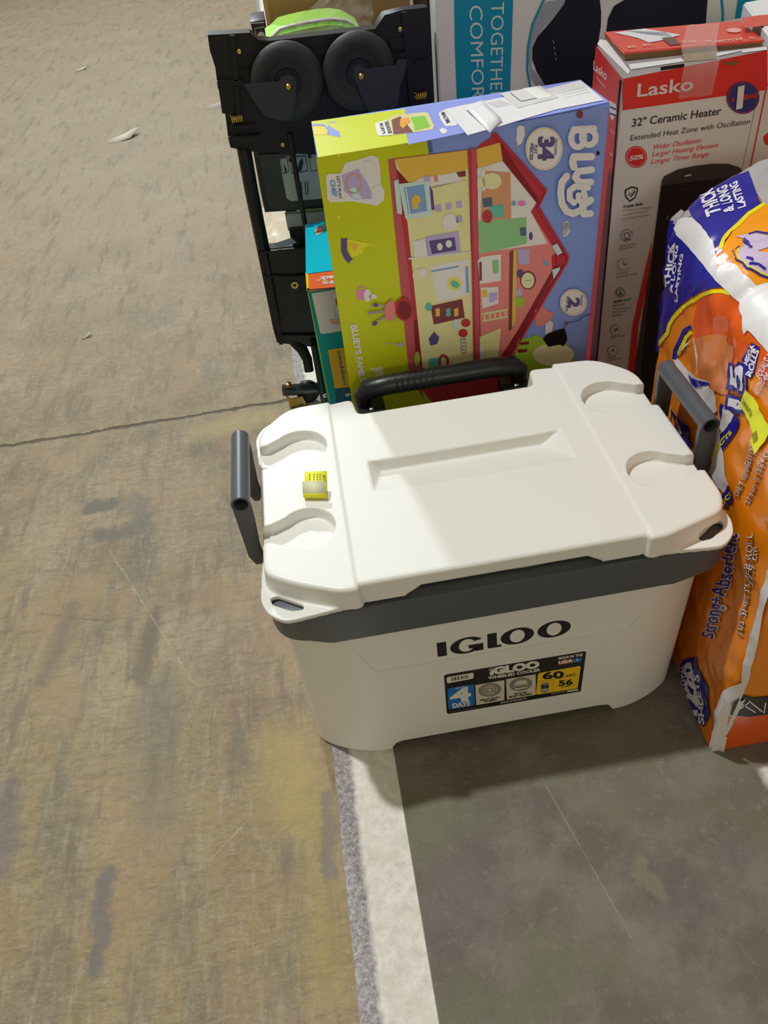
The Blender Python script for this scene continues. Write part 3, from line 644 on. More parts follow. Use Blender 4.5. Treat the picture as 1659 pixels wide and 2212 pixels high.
# right side: bush, pot, clouds
P.poly(pts(Z4, (1195, 500), (1235, 475), (1280, 510), (1308, 515), (1280, 560), (1230, 595), (1195, 580)), coral, 4); P.poly(pts(Z4, (1255, 575), (1275, 555), (1300, 570), (1290, 650), (1255, 640)), lav, 3)
P.poly(pts(Z4, (1085, 700), (1095, 660), (1170, 655), (1200, 635), (1235, 655), (1300, 690), (1380, 690), (1405, 740), (1420, 790), (1420, 900), (1120, 900), (1080, 780)), grs, 5); P.disc(Z4(1300, 750), 45, 24, lgrn, 6); P.poly(pts(Z4, (1105, 680), (1160, 675), (1160, 690), (1110, 695)), dred, 7); P.poly(pts(Z4, (1092, 720), (1150, 718), (1150, 735), (1098, 740)), dred, 7)
P.poly(pts(Z4, (1240, 660), (1262, 630), (1300, 615), (1350, 600), (1362, 598), (1375, 640), (1377, 665), (1355, 700), (1335, 690), (1305, 695), (1270, 702)), blk, 12)  # torn hole in the board, its dark inside painted as a flat black patch
P.line(pts(Z4, (1358, 600), (1372, 568), (1440, 555), (1470, 530), (1515, 515)), 1.2, blk, 12); P.disc(Z4(1373, 570), 3, 3.5, brn, 13)
P.poly(pts(Z3, (1125, 260), (1140, 248), (1165, 255), (1168, 300), (1150, 345), (1130, 358), (1122, 330)), wht, 3)
P.poly(pts(Z3, (1378, 765), (1400, 757), (1405, 780), (1412, 810), (1395, 840), (1375, 845), (1372, 800)), wht, 3); P.poly(pts(Z4, (1355, 0), (1390, 0), (1392, 40), (1365, 78), (1353, 60)), wht, 3)
P.disc(Z3(1463, 188), 7, 9, brn, 5); P.disc(Z3(1562, 397), 3.5, 4.5, blk, 5)
# badges
for Z, c, r1, r2 in ((Z3, (1268, 370), 40.5, 46.5), (Z4, (1412, 450), 29.5, 29)):
    P.disc(Z(*c), r1, r2, ltn, 12, n=40); P.ring(Z(*c), r1-2.5, r2-2.5, 1.2, must, 13, n=40)
P.text('34', Z3(1240, 306), Z3(1238, 434), (32, -1), plum, 14, .05); P.text('INCLUDES', Z3(1326, 316), Z3(1322, 402), (5, 0), plum, 14, .02)
P.text('PLAY', Z3(1215, 350), Z3(1213, 398), (7, 0), plum, 14, .03); P.text('PIECES', Z3(1193, 342), Z3(1190, 430), (7, 0), plum, 14, .03)
P.text('2', Z4(1388, 422), Z4(1384, 480), (22, 0), plum, 14, .05); P.text('INCLUDES', Z4(1455, 408), Z4(1450, 468), (4, 0), plum, 14, .02); P.text('PLAY SETS', Z4(1372, 415), Z4(1366, 500), (4.5, 0), plum, 14, .03)
# title, reading downwards
_b = [15]
def blob(L, wd):
    _b[0] += 1; n = Vector; out_ = []
    for i in range(len(L)-1):
        P.line([L[i], L[i+1]], wd, wht, _b[0]+.25*i); P.disc(L[i], wd/2, wd/2, wht, _b[0]+.25*i+.12, n=16)
    P.disc(L[-1], wd/2, wd/2, wht, _b[0]+.9, n=16)
T3 = lambda *a: pts(Z3, *a)
blob(T3((1425, 268), (1532, 262)), 16); P.ring(Z3(1502, 305), 15, 16, 13, wht, 24); P.ring(Z3(1442, 310), 14, 19, 13, wht, 24.5); 
blob(T3((1520, 410), (1425, 412), (1418, 440), (1425, 465)), 16)
blob(T3((1520, 480), (1450, 488), (1432, 520), (1455, 548), (1515, 545)), 15)
blob(T3((1478, 600), (1490, 635), (1470, 655), (1450, 640), (1450, 615)), 13); blob(T3((1500, 575), (1430, 568), (1402, 590), (1402, 635), (1425, 655)), 13); 
blob(T3((1515, 640), (1470, 672), (1478, 715), (1512, 712)), 15); blob(T3((1470, 690), (1420, 712), (1385, 700), (1360, 660), (1352, 600), (1358, 545), (1385, 512)), 15)
P.text("BLUEY'S FAMILY", Z4(150, 582), Z4(205, 915), (13, -1.5), wht, 6, .05)
P.poly(pts(Z4, (250, 830), (330, 820), (345, 890), (300, 905), (285, 850)), cream, 3)
# sign, playthings
P.poly(pts(Z3, (108, 520), (120, 508), (185, 505), (210, 450), (300, 425), (350, 408), (385, 420), (395, 470), (400, 570), (420, 600), (415, 650), (380, 678), (250, 655), (130, 660), (115, 640)), wht, 3)
P.poly(pts(Z3, (190, 515), (280, 480), (330, 560), (360, 640), (260, 645), (205, 600)), mauve, 4); P.poly(pts(Z3, (310, 440), (345, 435), (370, 470), (365, 520), (320, 525)), ltn, 5); P.poly(pts(Z3, (350, 580), (400, 565), (418, 610), (400, 660), (350, 650)), ltn, 5)
P.ring(Z3(255, 560), 16, 20, 3, tan, 5); P.poly(pts(Z3, (230, 590), (260, 575), (300, 640), (255, 640)), sky, 5)
P.text("LET'S PLAY", Z3(165, 520), Z3(178, 640), (6, 0), plum, 5, .02); P.text('CHEF', Z3(130, 540), Z3(144, 628), (9.5, 0), steel, 5, .05)
P.line(pts(Z4, (112, 90), (112, 160), (130, 200), (150, 220)), 13, plum, 3); P.poly(pts(Z4, (130, 95), (215, 110), (268, 120), (225, 145), (215, 180), (170, 190), (155, 200), (140, 160)), yel, 3); P.poly(pts(Z4, (140, 115), (200, 125), (170, 165)), must, 4)
P.poly(pts(Z4, (180, 385), (235, 382), (240, 440), (190, 440)), pink, 3); P.disc(Z4(245, 415), 8, 14, wht, 4); P.disc(Z4(275, 420), 9, 5, wht, 4); P.ring(Z4(210, 380), 8, 5, 2, pink, 4, 180, 360)
P.poly(pts(Z4, (335, 500), (345, 460), (380, 430), (400, 470), (400, 540), (385, 558), (345, 545)), coral, 12); P.disc(Z4(448, 490), 19, 25, red, 13, rot=-8); P.disc(Z4(450, 492), 15, 20, dred, 14, rot=-8)
P.line(pts(Z4, (340, 500), (245, 512)), 5, gry, 12); P.line(pts(Z4, (345, 470), (290, 462), (265, 470)), 4, gry, 12); P.line(pts(Z4, (345, 530), (290, 562), (272, 570)), 4, gry, 12); P.disc(Z4(285, 570), 6, 4, plum, 13, rot=-30); P.disc(Z4(290, 465), 5, 4, plum, 13)
P.disc(Z4(430, 690), 5, 5, mauve, 12); P.line(pts(Z4, (350, 680), (425, 690)), 1.5, mauve, 12)
for x, y in ((175, 410), (175, 740), (110, 1080)): P.disc(Z3(x, y), 4, 3, mlime, 3)
P.done('front_print', pl)
Pt = quadPrint([FL, FR, BR, BL]); P = Pt
def TP(n, rgb, **k): return M('top_'+n, rgb, rough=.4, var=.03, **k)
tl, tb, tw, ty = TP('chartreuse', (204, 212, 10)), TP('periwinkle', (140, 152, 226)), TP('paper', (226, 224, 226)), TP('yellow', (226, 206, 60))
P.poly([(673, 263), (912, 230)]+pts(Z3, (640, 280), (655, 325))+[(687, 341)], tl, 1); P.poly([(912, 230), (1254, 173), (1317, 221), (924, 305)]+pts(Z3, (640, 280)), tb, 1)
P.poly(pts(Z3, (35, 255), (110, 250), (140, 280), (130, 300), (50, 302)), ty, 2); P.line(pts(Z3, (35, 250), (120, 248), (150, 275), (140, 300)), 4, tb, 3); P.poly(pts(Z3, (140, 235), (200, 225), (220, 270), (228, 310), (150, 300)), tb, 2)
P.poly(pts(Z3, (448, 230), (520, 210), (555, 290), (475, 295), (462, 280)), TP('tag_white', (230, 228, 224)), 3); P.text('TREEHOUSE', Z3(505, 220), Z3(535, 285), (8, -2), TP('ink_navy', (50, 46, 90)), 4, .03); P.text("BLUEY'S", Z3(478, 232), Z3(498, 288), (7, -2), MATS['top_ink_navy'], 4, .03)
P.poly(pts(Z3, (520, 212), (560, 185), (740, 165), (760, 172), (798, 240), (790, 255), (560, 290)), TP('sand', (214, 206, 150)), 2); P.poly(pts(Z3, (548, 210), (600, 190), (680, 270), (565, 285)), TP('bark', (120, 64, 48)), 3); P.poly(pts(Z3, (660, 195), (740, 185), (775, 240), (690, 262), (680, 230)), TP('leaf', (130, 196, 40)), 3); P.poly(pts(Z3, (600, 205), (650, 195), (660, 215), (620, 255), (600, 240)), TP('orange', (226, 160, 50)), 4)
P.poly(pts(Z3, (815, 170), (850, 150), (960, 160), (920, 232), (860, 238), (835, 210)), MATS['top_tag_white'], 2); P.text('MEALTIME', Z3(828, 170), Z3(868, 226), (7, -3), MATS['top_ink_navy'], 3, .03)
P.poly(pts(Z3, (828, 255), (845, 245), (870, 255), (872, 268), (850, 278), (838, 268)), tw, 2)
P.poly(pts(Z3, (848, 152), (945, 130), (1075, 105), (1120, 95), (1300, 62), (1420, 30), (1475, 14), (1600, 120), (1400, 160), (1160, 235), (985, 285), (930, 230)), tw, 4)
P.poly(pts(Z3, (1065, 120), (1130, 108), (1190, 130), (1120, 145)), TP('smudge', (205, 203, 206)), 5)
for k in range(3): P.line(pts(Z3, (1390+20*k, 78+12*k), (1500+16*k, 52+12*k)), 1.2, MATS['top_smudge'], 5)
P.poly(pts(Z3, (1120, 75), (1300, 38), (1400, 100), (1220, 150)), TP('label_grey', (214, 212, 210)), 6); P.line(pts(Z3, (1170, 74), (1230, 118), (1335, 96)), 1.2, TP('ink_black', (40, 38, 40)), 7)
P.poly(pts(Z3, (1225, 52), (1290, 42), (1370, 95), (1310, 110)), TP('sticker_bright', (232, 230, 226)), 7)
P.done('top_print', pl)
bm = bmesh.new()   # torn flap of white tape paper lifting on the top edge
a, b_, c_, d_ = [onZ(Z3(*p), .905) for p in ((945, 130), (1050, 225), (985, 285), (850, 152))]
v = [bm.verts.new(Vector(p)+Vector((0, 0, dz))) for p, dz in ((a, .005), (b_, .003), (c_, -.001), (d_, .001))]; bm.faces.new(v); bmesh.ops.subdivide_edges(bm, edges=bm.edges[:], cuts=3, use_grid_fill=True)
fo = obj('torn_tape', bm, tw, pl, 180); fo.modifiers.new('s', 'SOLIDIFY').thickness = .0006

# --- diaper carton, lower, to the left behind the play set
dp = thing('diaper_carton', 'turquoise and green diaper carton peeking out left of the toy play set carton', 'box', (-.12, .78, 0))
dFL = onY((664, 627), .600); dBL = onZ((661, 484), dFL[2]); w_ = np.array([.20, .010, 0]); dFR = dFL+w_; dBR = dBL+w_
carton('box', dp, dFL, dFR, dBR, dBL, C_('bottle_green', (8, 98, 78)), 3)
P = quadPrint([dn(dFL), dn(dFR), dFR, dFL])
oran = C_('amber', (176, 118, 8)); dteal = C_('deep_teal', (20, 58, 62)); bei = C_('putty', (158, 148, 118))
P.poly(pts(Z2, (612, 985), (900, 935), (980, 1350), (720, 1388), (700, 1380)), bei, 1); P.line(pts(Z2, (574, 970), (795, 2070)), 1.3, C_('bright_yellow', (200, 180, 20)), 2)
P.poly(pts(Z2, (775, 1545), (990, 1512), (1060, 1905), (845, 1930)), oran, 2); P.text('swaddlers', Z2(868, 1552), Z2(930, 1900), (8, -1), C_('forest', (6, 82, 62)), 3, .02)
P.poly(pts(Z2, (845, 1935), (1060, 1910), (1110, 2200), (860, 2200)), dteal, 1); P.text('6', Z2(945, 1980), Z2(955, 2012), (14, -2), bei, 3, .02)
P.disc(Z2(885, 1060), 8, 9, C_('poppy', (178, 60, 26)), 2); P.poly(pts(Z2, (785, 1245), (830, 1235), (905, 1270), (880, 1290), (810, 1290)), C_('skin', (166, 118, 80)), 3)
P.line(pts(Z2, (920, 1090), (835, 1110), (845, 1200), (925, 1190)), .8, C_('forest', (6, 82, 62)), 3); P.line(pts(Z2, (845, 1200), (860, 1230), (925, 1250)), .8, MATS['ink_forest'], 3)
P.done('front_print', dp)
P = quadPrint([dFL, dFR, dBR, dBL]); cy = M('cyan_print', (14, 200, 222), .35); to = M('tangerine_print', (238, 112, 56), .35); ty2 = M('sun_yellow_print', (240, 210, 30), .35); tw2 = M('white_print', (232, 230, 226), .4); tk = M('slot_and_shade_black', (18, 16, 16), .6)
P.poly(pts(Z2, (550, 290), (560, 300), (830, 255), (930, 750), (557, 800)), cy, 1); P.poly(pts(Z2, (557, 800), (575, 792), (930, 745), (960, 925), (585, 968)), to, 1); P.poly(pts(Z2, (553, 780), (580, 800), (588, 960), (566, 962)), ty2, 2)
P.line(pts(Z2, (556, 336), (580, 322), (636, 318)), 1.6, tk, 3); P.line(pts(Z2, (575, 958), (720, 945), (890, 930)), 2.2, tk, 3); P.disc(Z2(580, 948), 2.5, 2.5, tk, 3)
P.text('4', Z2(745, 335), Z2(650, 345), (0, 12), tw2, 4, .12); P.text('4', Z2(740, 340), Z2(656, 349), (0, 10.5), to, 5, .04)
P.text('DIAPERS', Z2(900, 300), Z2(688, 315), (0, 4.5), tw2, 4, .03); P.text('MEGA pack*', Z2(1150, 790), Z2(665, 830), (0, 8), tw2, 4, .04); P.text('ONE TIME', Z2(1040, 850), Z2(725, 872), (0, 6), tw2, 4, .04)
P.text('8', Z2(850, 320), Z2(765, 330), (0, 12), tw2, 4, .12); P.text('8', Z2(846, 325), Z2(770, 334), (0, 10), to, 5, .04)
P.done('top_print', dp)

# --- heater cartons
hred = MF('heater_red_board', (176, 34, 28), rough=.3, var=.03, coat=.3); hwh = MF('heater_white_board', (186, 174, 164), rough=.32, var=.02, coat=.2); kraft = M('kraft_edge', (132, 104, 66), .8, .15, 300); tred = M('top_red_board', (226, 66, 50), .3, .03, coat=.4); twh = M('white_board', (222, 220, 222), .45)
def heater(name, label, FL, FR, BL, seed):
    t = thing(name, label, 'box', (float(FL[0]+FR[0])/2, float(FL[1]+BL[1])/2, 0)); BR = FR+(BL-FL)
    carton('box', t, FL, FR, BR, BL, hwh, seed); return t, BR
hFL = onY((1345, 171), .515); hFR = onY((1657, 110), .545); hBL = onY((1290, 97), .765)
ht, hBR = heater('heater_carton', 'red and white heater carton with taped top flap, right of the toy play set carton', hFL, hFR, hBL, 4)
P = quadPrint([dn(hFL), dn(hFR), hFR, hFL])
hg = C_('charcoal', (40, 36, 36)); hgr = C_('warm_grey', (96, 88, 84)); nav = C_('navy', (40, 38, 76)); hw = C_('lettering_white', (206, 190, 180)); hr = C_('ad_red', (174, 34, 32)); dk = C_('appliance', (50, 42, 40)); dk2 = C_('appliance_dark', (26, 20, 20))
P.poly([(1345, 171)]+pts(ZF, (1651, 283), (1652, 640), (350, 825)), hred, 1)
P.text('Lasko', ZF(478, 702), ZF(978, 640), (2, -28), hw, 3, .015)
P.disc(ZF(1430, 708), 35.5, 35, nav, 4, n=40, rot=-10); P.ring(ZF(1430, 708), 33, 32.5, 1, hr, 5, n=40); P.text('1', ZF(1362, 802), ZF(1420, 788), (4, -44), hw, 9, .05); P.text('#', ZF(1322, 745), ZF(1352, 740), (1, -8), hr, 6, .02); P.text('BRAND', ZF(1432, 725), ZF(1555, 705), (0, -10), hr, 7, .04)
P.text('32" Ceramic Heater', ZF(432, 972), ZF(1232, 860), (2, -17), hg, 2, .01); P.text('Extended Heat Zone with Oscillation', ZF(420, 1097), ZF(1490, 945), (1.5, -12), hg, 2, -.002)
P.text('Wider Oscillation', ZF(622, 1176), ZF(1050, 1112), (2.5, -10.5), hr, 2, 0, .2); P.text('Larger Heating Element', ZF(612, 1240), ZF(1210, 1153), (2.5, -10.5), hr, 2, 0, .2); P.text('Longer Timer Range', ZF(603, 1306), ZF(1118, 1235), (2.5, -10.5), hr, 2, 0, .2)
P.disc(ZF(473, 1241), 23, 23.5, hr, 3, rot=-10, n=36); P.ring(ZF(473, 1241), 20, 20.5, .8, hw, 4); P.text('50%', ZF(412, 1275), ZF(535, 1255), (1, -9.5), hw, 4, .03)
P.poly(pts(ZF, (640, 1913), (700, 1460), (722, 1415), (850, 1352), (1000, 1322), (1150, 1303), (1300, 1303), (1400, 1335), (1430, 1375), (1380, 1913))+[(1575, 800), (1560, 1050), (1340, 1080), (1371, 790)], dk, 3)
P.poly(pts(ZF, (660, 1800), (700, 1500), (1330, 1420), (1300, 1913))+[(1540, 800), (1530, 1000), (1380, 1000), (1385, 790)], dk2, 4)
P.text('72', ZF(850, 1592), ZF(935, 1578), (1, -16), hg, 6); P.text('Lasko', ZF(740, 1800), ZF(930, 1775), (1, -9), hgr, 6); P.line(pts(ZF, (905, 1412), (965, 1400)), 3, hw, 6)
P.poly(pts(ZF, (368, 1560), (372, 1535), (433, 1505), (488, 1518), (488, 1545), (465, 1610), (415, 1645), (375, 1605)), hg, 3); P.poly(pts(ZF, (380, 1560), (384, 1542), (433, 1520), (474, 1530), (474, 1548), (455, 1600), (415, 1628), (386, 1598)), hwh, 4); P.line(pts(ZF, (402, 1572), (422, 1598), (462, 1548)), 3, hg, 5); P.line(pts(ZF, (402, 1550), (422, 1576), (458, 1532)), 2.2, hgr, 5)
P.text('Triple Safe', ZF(350, 1702), ZF(528, 1672), (1, -5.5), hg, 3, .03)
for k, (t_, x1) in enumerate((('12 Overheat Protection', 625), ('Tip Over Protection', 580), ('Cool Touch Housing', 585))): P.text(t_, ZF(348, 1732+38*k), ZF(x1, 1698+34*k), (.5, -3.8), hgr, 3)
def icon(x, y, r): P.disc(ZG(x, y), r/4.158, r/4.158, hgr, 3, rot=-10); P.disc(ZG(x, y), r/4.158-.9, r/4.158-.9, hwh, 4)
icon(388, 118, 52); icon(355, 378, 52); icon(330, 628, 46); icon(287, 965, 46); icon(262, 1152, 46)
P.ring(ZG(388, 118), 6.5, 6.5, 1.6, hg, 5); P.line(pts(ZG, (355, 158), (425, 150)), 1.6, hg, 5); P.line(pts(ZG, (425, 90), (438, 82)), 2, hg, 5)
P.line(pts(ZG, (358, 345), (358, 378), (388, 372)), 2, hg, 5); P.ring(ZG(330, 628), 8, 8, 1.4, hg, 5); P.line(pts(ZG, (318, 650), (330, 612), (338, 650)), 2.5, hg, 6); P.text('W', ZG(268, 985), ZG(312, 975), (.5, -8), hg, 5, .02); P.poly(pts(ZG, (250, 1168), (262, 1150), (250, 1150), (275, 1125), (266, 1145), (280, 1143)), hg, 5)
for t_, x0, y0, x1, y1 in (('90% Wider', 328, 225, 480, 195), ('Oscillation', 318, 252, 465, 222), ('12-Hour', 298, 470, 400, 448), ('Auto-off Timer', 292, 500, 490, 462), ('1500 Watts', 235, 1045, 370, 1018), ('Remote', 215, 1222, 290, 1208), ('Control Included', 208, 1250, 340, 1222)): P.text(t_, ZG(x0, y0), ZG(x1, y1), (.5, -4), hgr, 3, .01)
P.text('auto', ZG(268, 722), ZG(348, 708), (.5, -5), hg, 3, .04); P.text('eco', ZG(358, 708), ZG(428, 696), (.5, -5), C_('eco_green', (60, 110, 80)), 3, .05)
for k, (t_, x1) in enumerate((('Maintain', 372), ('Temperature', 425), ('With Less', 385), ('Energy', 345))): P.text(t_, ZG(264-3*k, 758+30*k), ZG(x1, 740+30*k), (.5, -4.5), hgr, 3, .01)
P.poly(pts(ZG, (612, 165), (603, 300), (565, 600), (492, 930), (468, 1300), (450, 1700), (385, 1700), (405, 1290), (440, 930), (522, 560), (590, 270)), hr, 2)
P.poly(pts(ZF, (685, 432), (780, 418), (900, 402), (902, 432), (690, 466)), tk, 5); P.poly(pts(ZF, (1250, 390), (1400, 385), (1350, 415), (1265, 412)), kraft, 5)
P.done('front_print', ht)
P = quadPrint([dn(hBL), dn(hFL), hFL, hBL]); 
P.poly([(1288, 97), (1344.5, 171), (1290, 780), (1262, 1115), (1190, 1115), (1225, 800)], hred, 1); P.line([(1342, 172), (1318, 480), (1290, 780), (1270, 1000)], 4.5, tk, 3)  # shadow in the crack along the front edge, painted as a black strip
P.text('Lasko', ZF(95, 455), ZF(212, 560), (1, -19), hw, 2, .01); P.line(pts(ZF, (120, 520), (200, 620)), 1, hw, 2)
P.poly(pts(ZF, (238, 735), (300, 770), (302, 850), (268, 920), (250, 890), (238, 800)), hw, 2); P.line(pts(ZF, (245, 790), (300, 815)), 3, nav, 3); P.line(pts(ZF, (248, 850), (298, 870)), 3, nav, 3)
P.text('BRAND', ZF(250, 1015), ZF(280, 1045), (0, -7), hw, 2); P.text('WE', ZF(240, 1225), ZF(268, 1245), (0, -7), hw, 2)
P.done('side_print', ht)
# opened and retaped top: white inner flaps, torn kraft, red outer flap
P = quadPrint([hFL, hFR, hBR, hBL])
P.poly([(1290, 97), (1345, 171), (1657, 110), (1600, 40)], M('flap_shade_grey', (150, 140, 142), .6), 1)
P.poly(pts(ZF, (150, 195), (205, 200), (418, 480), (400, 508), (125, 235)), twh, 3); P.poly(pts(ZF, (405, 420), (880, 365), (905, 395), (425, 468)), twh, 4); P.poly(pts(ZF, (1195, 318), (1640, 262), (1650, 290), (1425, 318), (1420, 300), (1195, 350)), twh, 4)
P.poly(pts(ZF, (845, 290), (1190, 260), (1195, 375), (905, 400), (900, 370)), kraft, 5)
P.done('top_print', ht)
bm = bmesh.new(); zf = hFL[2]
c4 = [onZ(ZF(365, 325), zf+.013), onZ(ZF(1625, 215), zf+.010), onZ(ZF(1400, 38), zf+.012), onZ(ZF(185, 140), zf+.012)]
add_prism(bm, c4, (0, 0, .004), .001); flp = obj('top_flap', bm, [tred], ht, 40)
bm = bmesh.new(); add_prism(bm, [Vector(p)-Vector((0, 0, .0105)) for p in c4][:0] or [Vector(c)+(Vector(np.mean(c4, 0))-Vector(c))*.02-Vector((0, 0, .010)) for c in c4], (0, 0, .010)); obj('inner_flap', bm, kraft, ht, 40)
c5 = [np.array(c)+np.array([0, 0, .004]) for c in c4]; P = quadPrint(c5)
P.poly(pts(ZF, (280, 130), (560, 92), (890, 150), (690, 205), (600, 220), (500, 180)), M('top_label', (220, 220, 226), .4), 1)
for k in range(5): P.line(pts(ZF, (400+40*k, 118+6*k), (760+12*k, 130+9*k)), .7, M('label_ink', (150, 150, 170), .5), 2)
P.poly(pts(ZF, (715, 178), (820, 170), (890, 235), (790, 245)), M('patch_grey', (112, 88, 84), .5), 2); P.disc(ZF(1362, 112), 16, 5, M('pink_print', (232, 170, 160), .4), 2)
for x0, y0, x1, y1 in ((900, 215, 1030, 215), (1110, 210, 1170, 212), (1190, 215, 1440, 190), (1500, 180, 1545, 185), (405, 265, 485, 262), (545, 248, 630, 245)): P.text('RECYCLE' if x1-x0 > 100 else 'BOX', ZF(x0, y0+8), ZF(x1, y1+4), (-1.5, -4), MATS['pink_print'], 3, .04)
P.done('flap_print', flp)
film = bpy.data.materials.new('clear_tape'); film.use_nodes = True; fb = film.node_tree.nodes['Principled BSDF']; fb.inputs['Base Color'].default_value = (.95, .92, .88, 1); fb.inputs['Roughness'].default_value = .22; fb.inputs['Alpha'].default_value = .22
fn = film.node_tree.nodes.new('ShaderNodeTexNoise'); fn.inputs['Scale'].default_value = 70; fbp = film.node_tree.nodes.new('ShaderNodeBump'); fbp.inputs['Strength'].default_value = .7; fbp.inputs['Distance'].default_value = .004; film.node_tree.links.new(fn.outputs['Fac'], fbp.inputs['Height']); film.node_tree.links.new(fbp.outputs[0], fb.inputs['Normal'])
MATS['clear_tape'] = film
bm = bmesh.new()
tz = zf+.019; rows = [(onZ(ZF(930, 60), tz), onZ(ZF(1220, 35), tz)), (onZ(ZF(880, 270), tz), onZ(ZF(1190, 250), tz)), (onY(ZF(880, 400), .520)-np.array([0, .012, 0]), onY(ZF(1195, 370), .530)-np.array([0, .012, 0])), (onY(ZF(850, 720), .520), onY(ZF(1150, 690), .529))]
rr = [[bm.verts.new(Vector(a)*(1-k/6)+Vector(b)*(k/6)+Vector((0, -.001, .0015*math.sin(k*2.1+i)))) for k in range(7)] for i, (a, b) in enumerate(rows)]
for a, b in zip(rr, rr[1:]):
    for k in range(6): bm.faces.new((a[k], a[k+1], b[k+1], b[k]))
obj('packing_tape', bm, film, ht, 180)
h2FL = hFR+np.array([.010, .020, .02]); h2FR = h2FL+np.array([.30, .03, .0]); h2BL = onY((1599, 42), .84); h2BL = np.array([max(h2BL[0], (hBR[0]+.006)), .84, h2FL[2]])
h2, h2BR = heater('heater_carton', 'white heater carton cut off by the right edge, beside the taped heater carton', h2FL, h2FR, h2BL, 5)
P = quadPrint([dn(h2FL), dn(h2FR), h2FR, h2FL])
P.disc((1662, 300), 13, 14, hr, 2, n=30); P.poly([(1640, 372), (1652, 362), (1700, 355), (1690, 600), (1600, 620)], dk, 2); P.line([(1657, 180), (1618, 372), (1590, 500)], 2.5, hr, 3)
P.done('front_print', h2)
P = quadPrint([h2FL, h2FR, h2BR, h2BL]); P.poly([(1602, 40), (1640, 34), (1680, 32), (1700, 50), (1608, 62)], tred, 2); P.done('top_print', h2)

# --- tall appliance carton at the back
ap = thing('appliance_carton', 'tall pale grey carton with a teal stripe and sideways lettering, behind the heater cartons', 'box', (.55, 1.2, 0))
agr = MF('pale_grey_board', (166, 168, 168), rough=.4, var=.02); x0 = float(onY((944, 100), 1.0)[0]); x1 = 1.05; zt = 1.22
qb = [(x0, 1.0, zt), (x1, 1.06, zt), (x1, 1.32, zt), (x0, 1.26, zt)]; carton('box', ap, *[np.array(p) for p in qb], agr, 6)
P = quadPrint([(x0, 1.0, 0), (x1, 1.06, 0), (x1, 1.06, zt), (x0, 1.0, zt)])
teal = C_('teal', (4, 100, 116)); tlt = C_('letter_grey', (150, 176, 178)); bnk = C_('midnight', (14, 14, 24)); ag = C_('mid_grey', (112, 112, 112))
P.poly(pts(ZE, (115, -60), (408, -60), (398, 240), (385, 620), (135, 660), (118, 200)), teal, 1)
P.text('COMFORT', ZE(190, 28), ZE(205, 545), (28.5, -1), tlt, 2, -.004); P.text('TOGETHER', ZE(298, 12), ZE(292, 500), (28, -1), tlt, 2, -.004)
P.poly(pts(ZE, (680, -60), (825, -60), (838, 60), (836, 130), (815, 260), (800, 560), (700, 520), (560, 415), (520, 350), (500, 290), (500, 235), (525, 180), (600, 95), (655, 20)), bnk, 3)
P.poly(pts(ZE, (560, 10), (680, -10), (640, 60), (560, 130), (520, 190), (498, 250), (498, 330), (560, 420), (530, 440), (490, 380), (478, 260), (500, 130)), ag, 2); P.line(pts(ZE, (590, -60), (545, 20), (500, 120), (478, 230), (474, 340), (490, 430), (510, 500)), 4.5, teal, 4)
P.poly(pts(ZE, (855, 600), (860, 175), (872, 90), (900, 30), (950, 0), (960, -60), (1365, -60), (1352, 115), (1340, 400), (1300, 600)), bnk, 3)
P.line(pts(ZE, (1425, -60), (1436, 60), (1430, 300)), 5, teal, 3); P.poly(pts(ZE, (1520, -60), (1800, -60), (1800, 200), (1490, 200), (1500, 60)), teal, 3); P.line(pts(ZE, (1570, -20), (1620, 10), (1700, 20)), 3, ag, 4)
for k in range(4): P.line(pts(ZE, (600+4*k, 200+28*k), (606+4*k, 214+28*k)), 1.5, ag, 5)
P.done('front_print', ap)
# --- dark slim board beside it, brown carton, dark retail box
sb_ = thing('dark_board', 'slim dark brown board standing upright between the folding cart and the tall grey carton', 'board', (.15, 1.12, 0))
bm = bmesh.new(); xa = float(onY((937, 60), 1.07)[0]); xb = x0-.004; add_box(bm, (xa, 1.07, 0), (xb, 1.27, 1.15), .002); obj('panel', bm, C_('umber', (34, 20, 16)), sb_, 40)
bc = thing('brown_carton', 'plain brown cardboard carton standing behind the folding cart, cut off by the top edge', 'box', (-.03, 1.5, 0))
xl = float(onY((571, 20), 1.36)[0]); car = M('brown_cardboard', (176, 140, 92), .75, .1, 14, bump=.2, bscale=40)
carton('box', bc, np.array((xl, 1.36, 1.12)), np.array((.155, 1.36, 1.12)), np.array((.155, 1.70, 1.12)), np.array((xl, 1.70, 1.12)), car, 7)
bm = bmesh.new(); xm = float(onY((640, 10), 1.36)[0]); add_box(bm, (xl+.018, 1.3585, .0), (xl+.0195, 1.3605, 1.119)); add_box(bm, (xl+.002, 1.3575, .02), (xl+.012, 1.36, 1.115), .001); obj('corner_fold', bm, car, bc, 40)
rb = thing('dark_retail_box', 'small dark maroon box with a white round emblem, left of the brown carton', 'box', (-.245, 1.42, 0))
ra = onY((541, 47), 1.38); rbx = float(xl)-.003; zt_ = float(ra[2]); bm = bmesh.new(); add_box(bm, (float(ra[0]), 1.38, 0), (rbx, 1.50, zt_), .002); obj('box', bm, C_('maroon', (30, 14, 20)), rb, 40)
P = quadPrint([(float(ra[0]), 1.38, 0), (rbx, 1.38, 0), (rbx, 1.38, zt_), (float(ra[0]), 1.38, zt_)]); P.disc(Z1(405, 235), 8, 9.5, hw, 1); P.disc(Z1(405, 235), 5.5, 7, C_('fog', (150, 146, 140)), 2); P.line(pts(Z1, (425, 175), (362, 185), (372, 225)), 1.2, hw, 1); P.line(pts(Z1, (335, 152), (425, 145)), 2, hw, 1); P.done('front_print', rb)
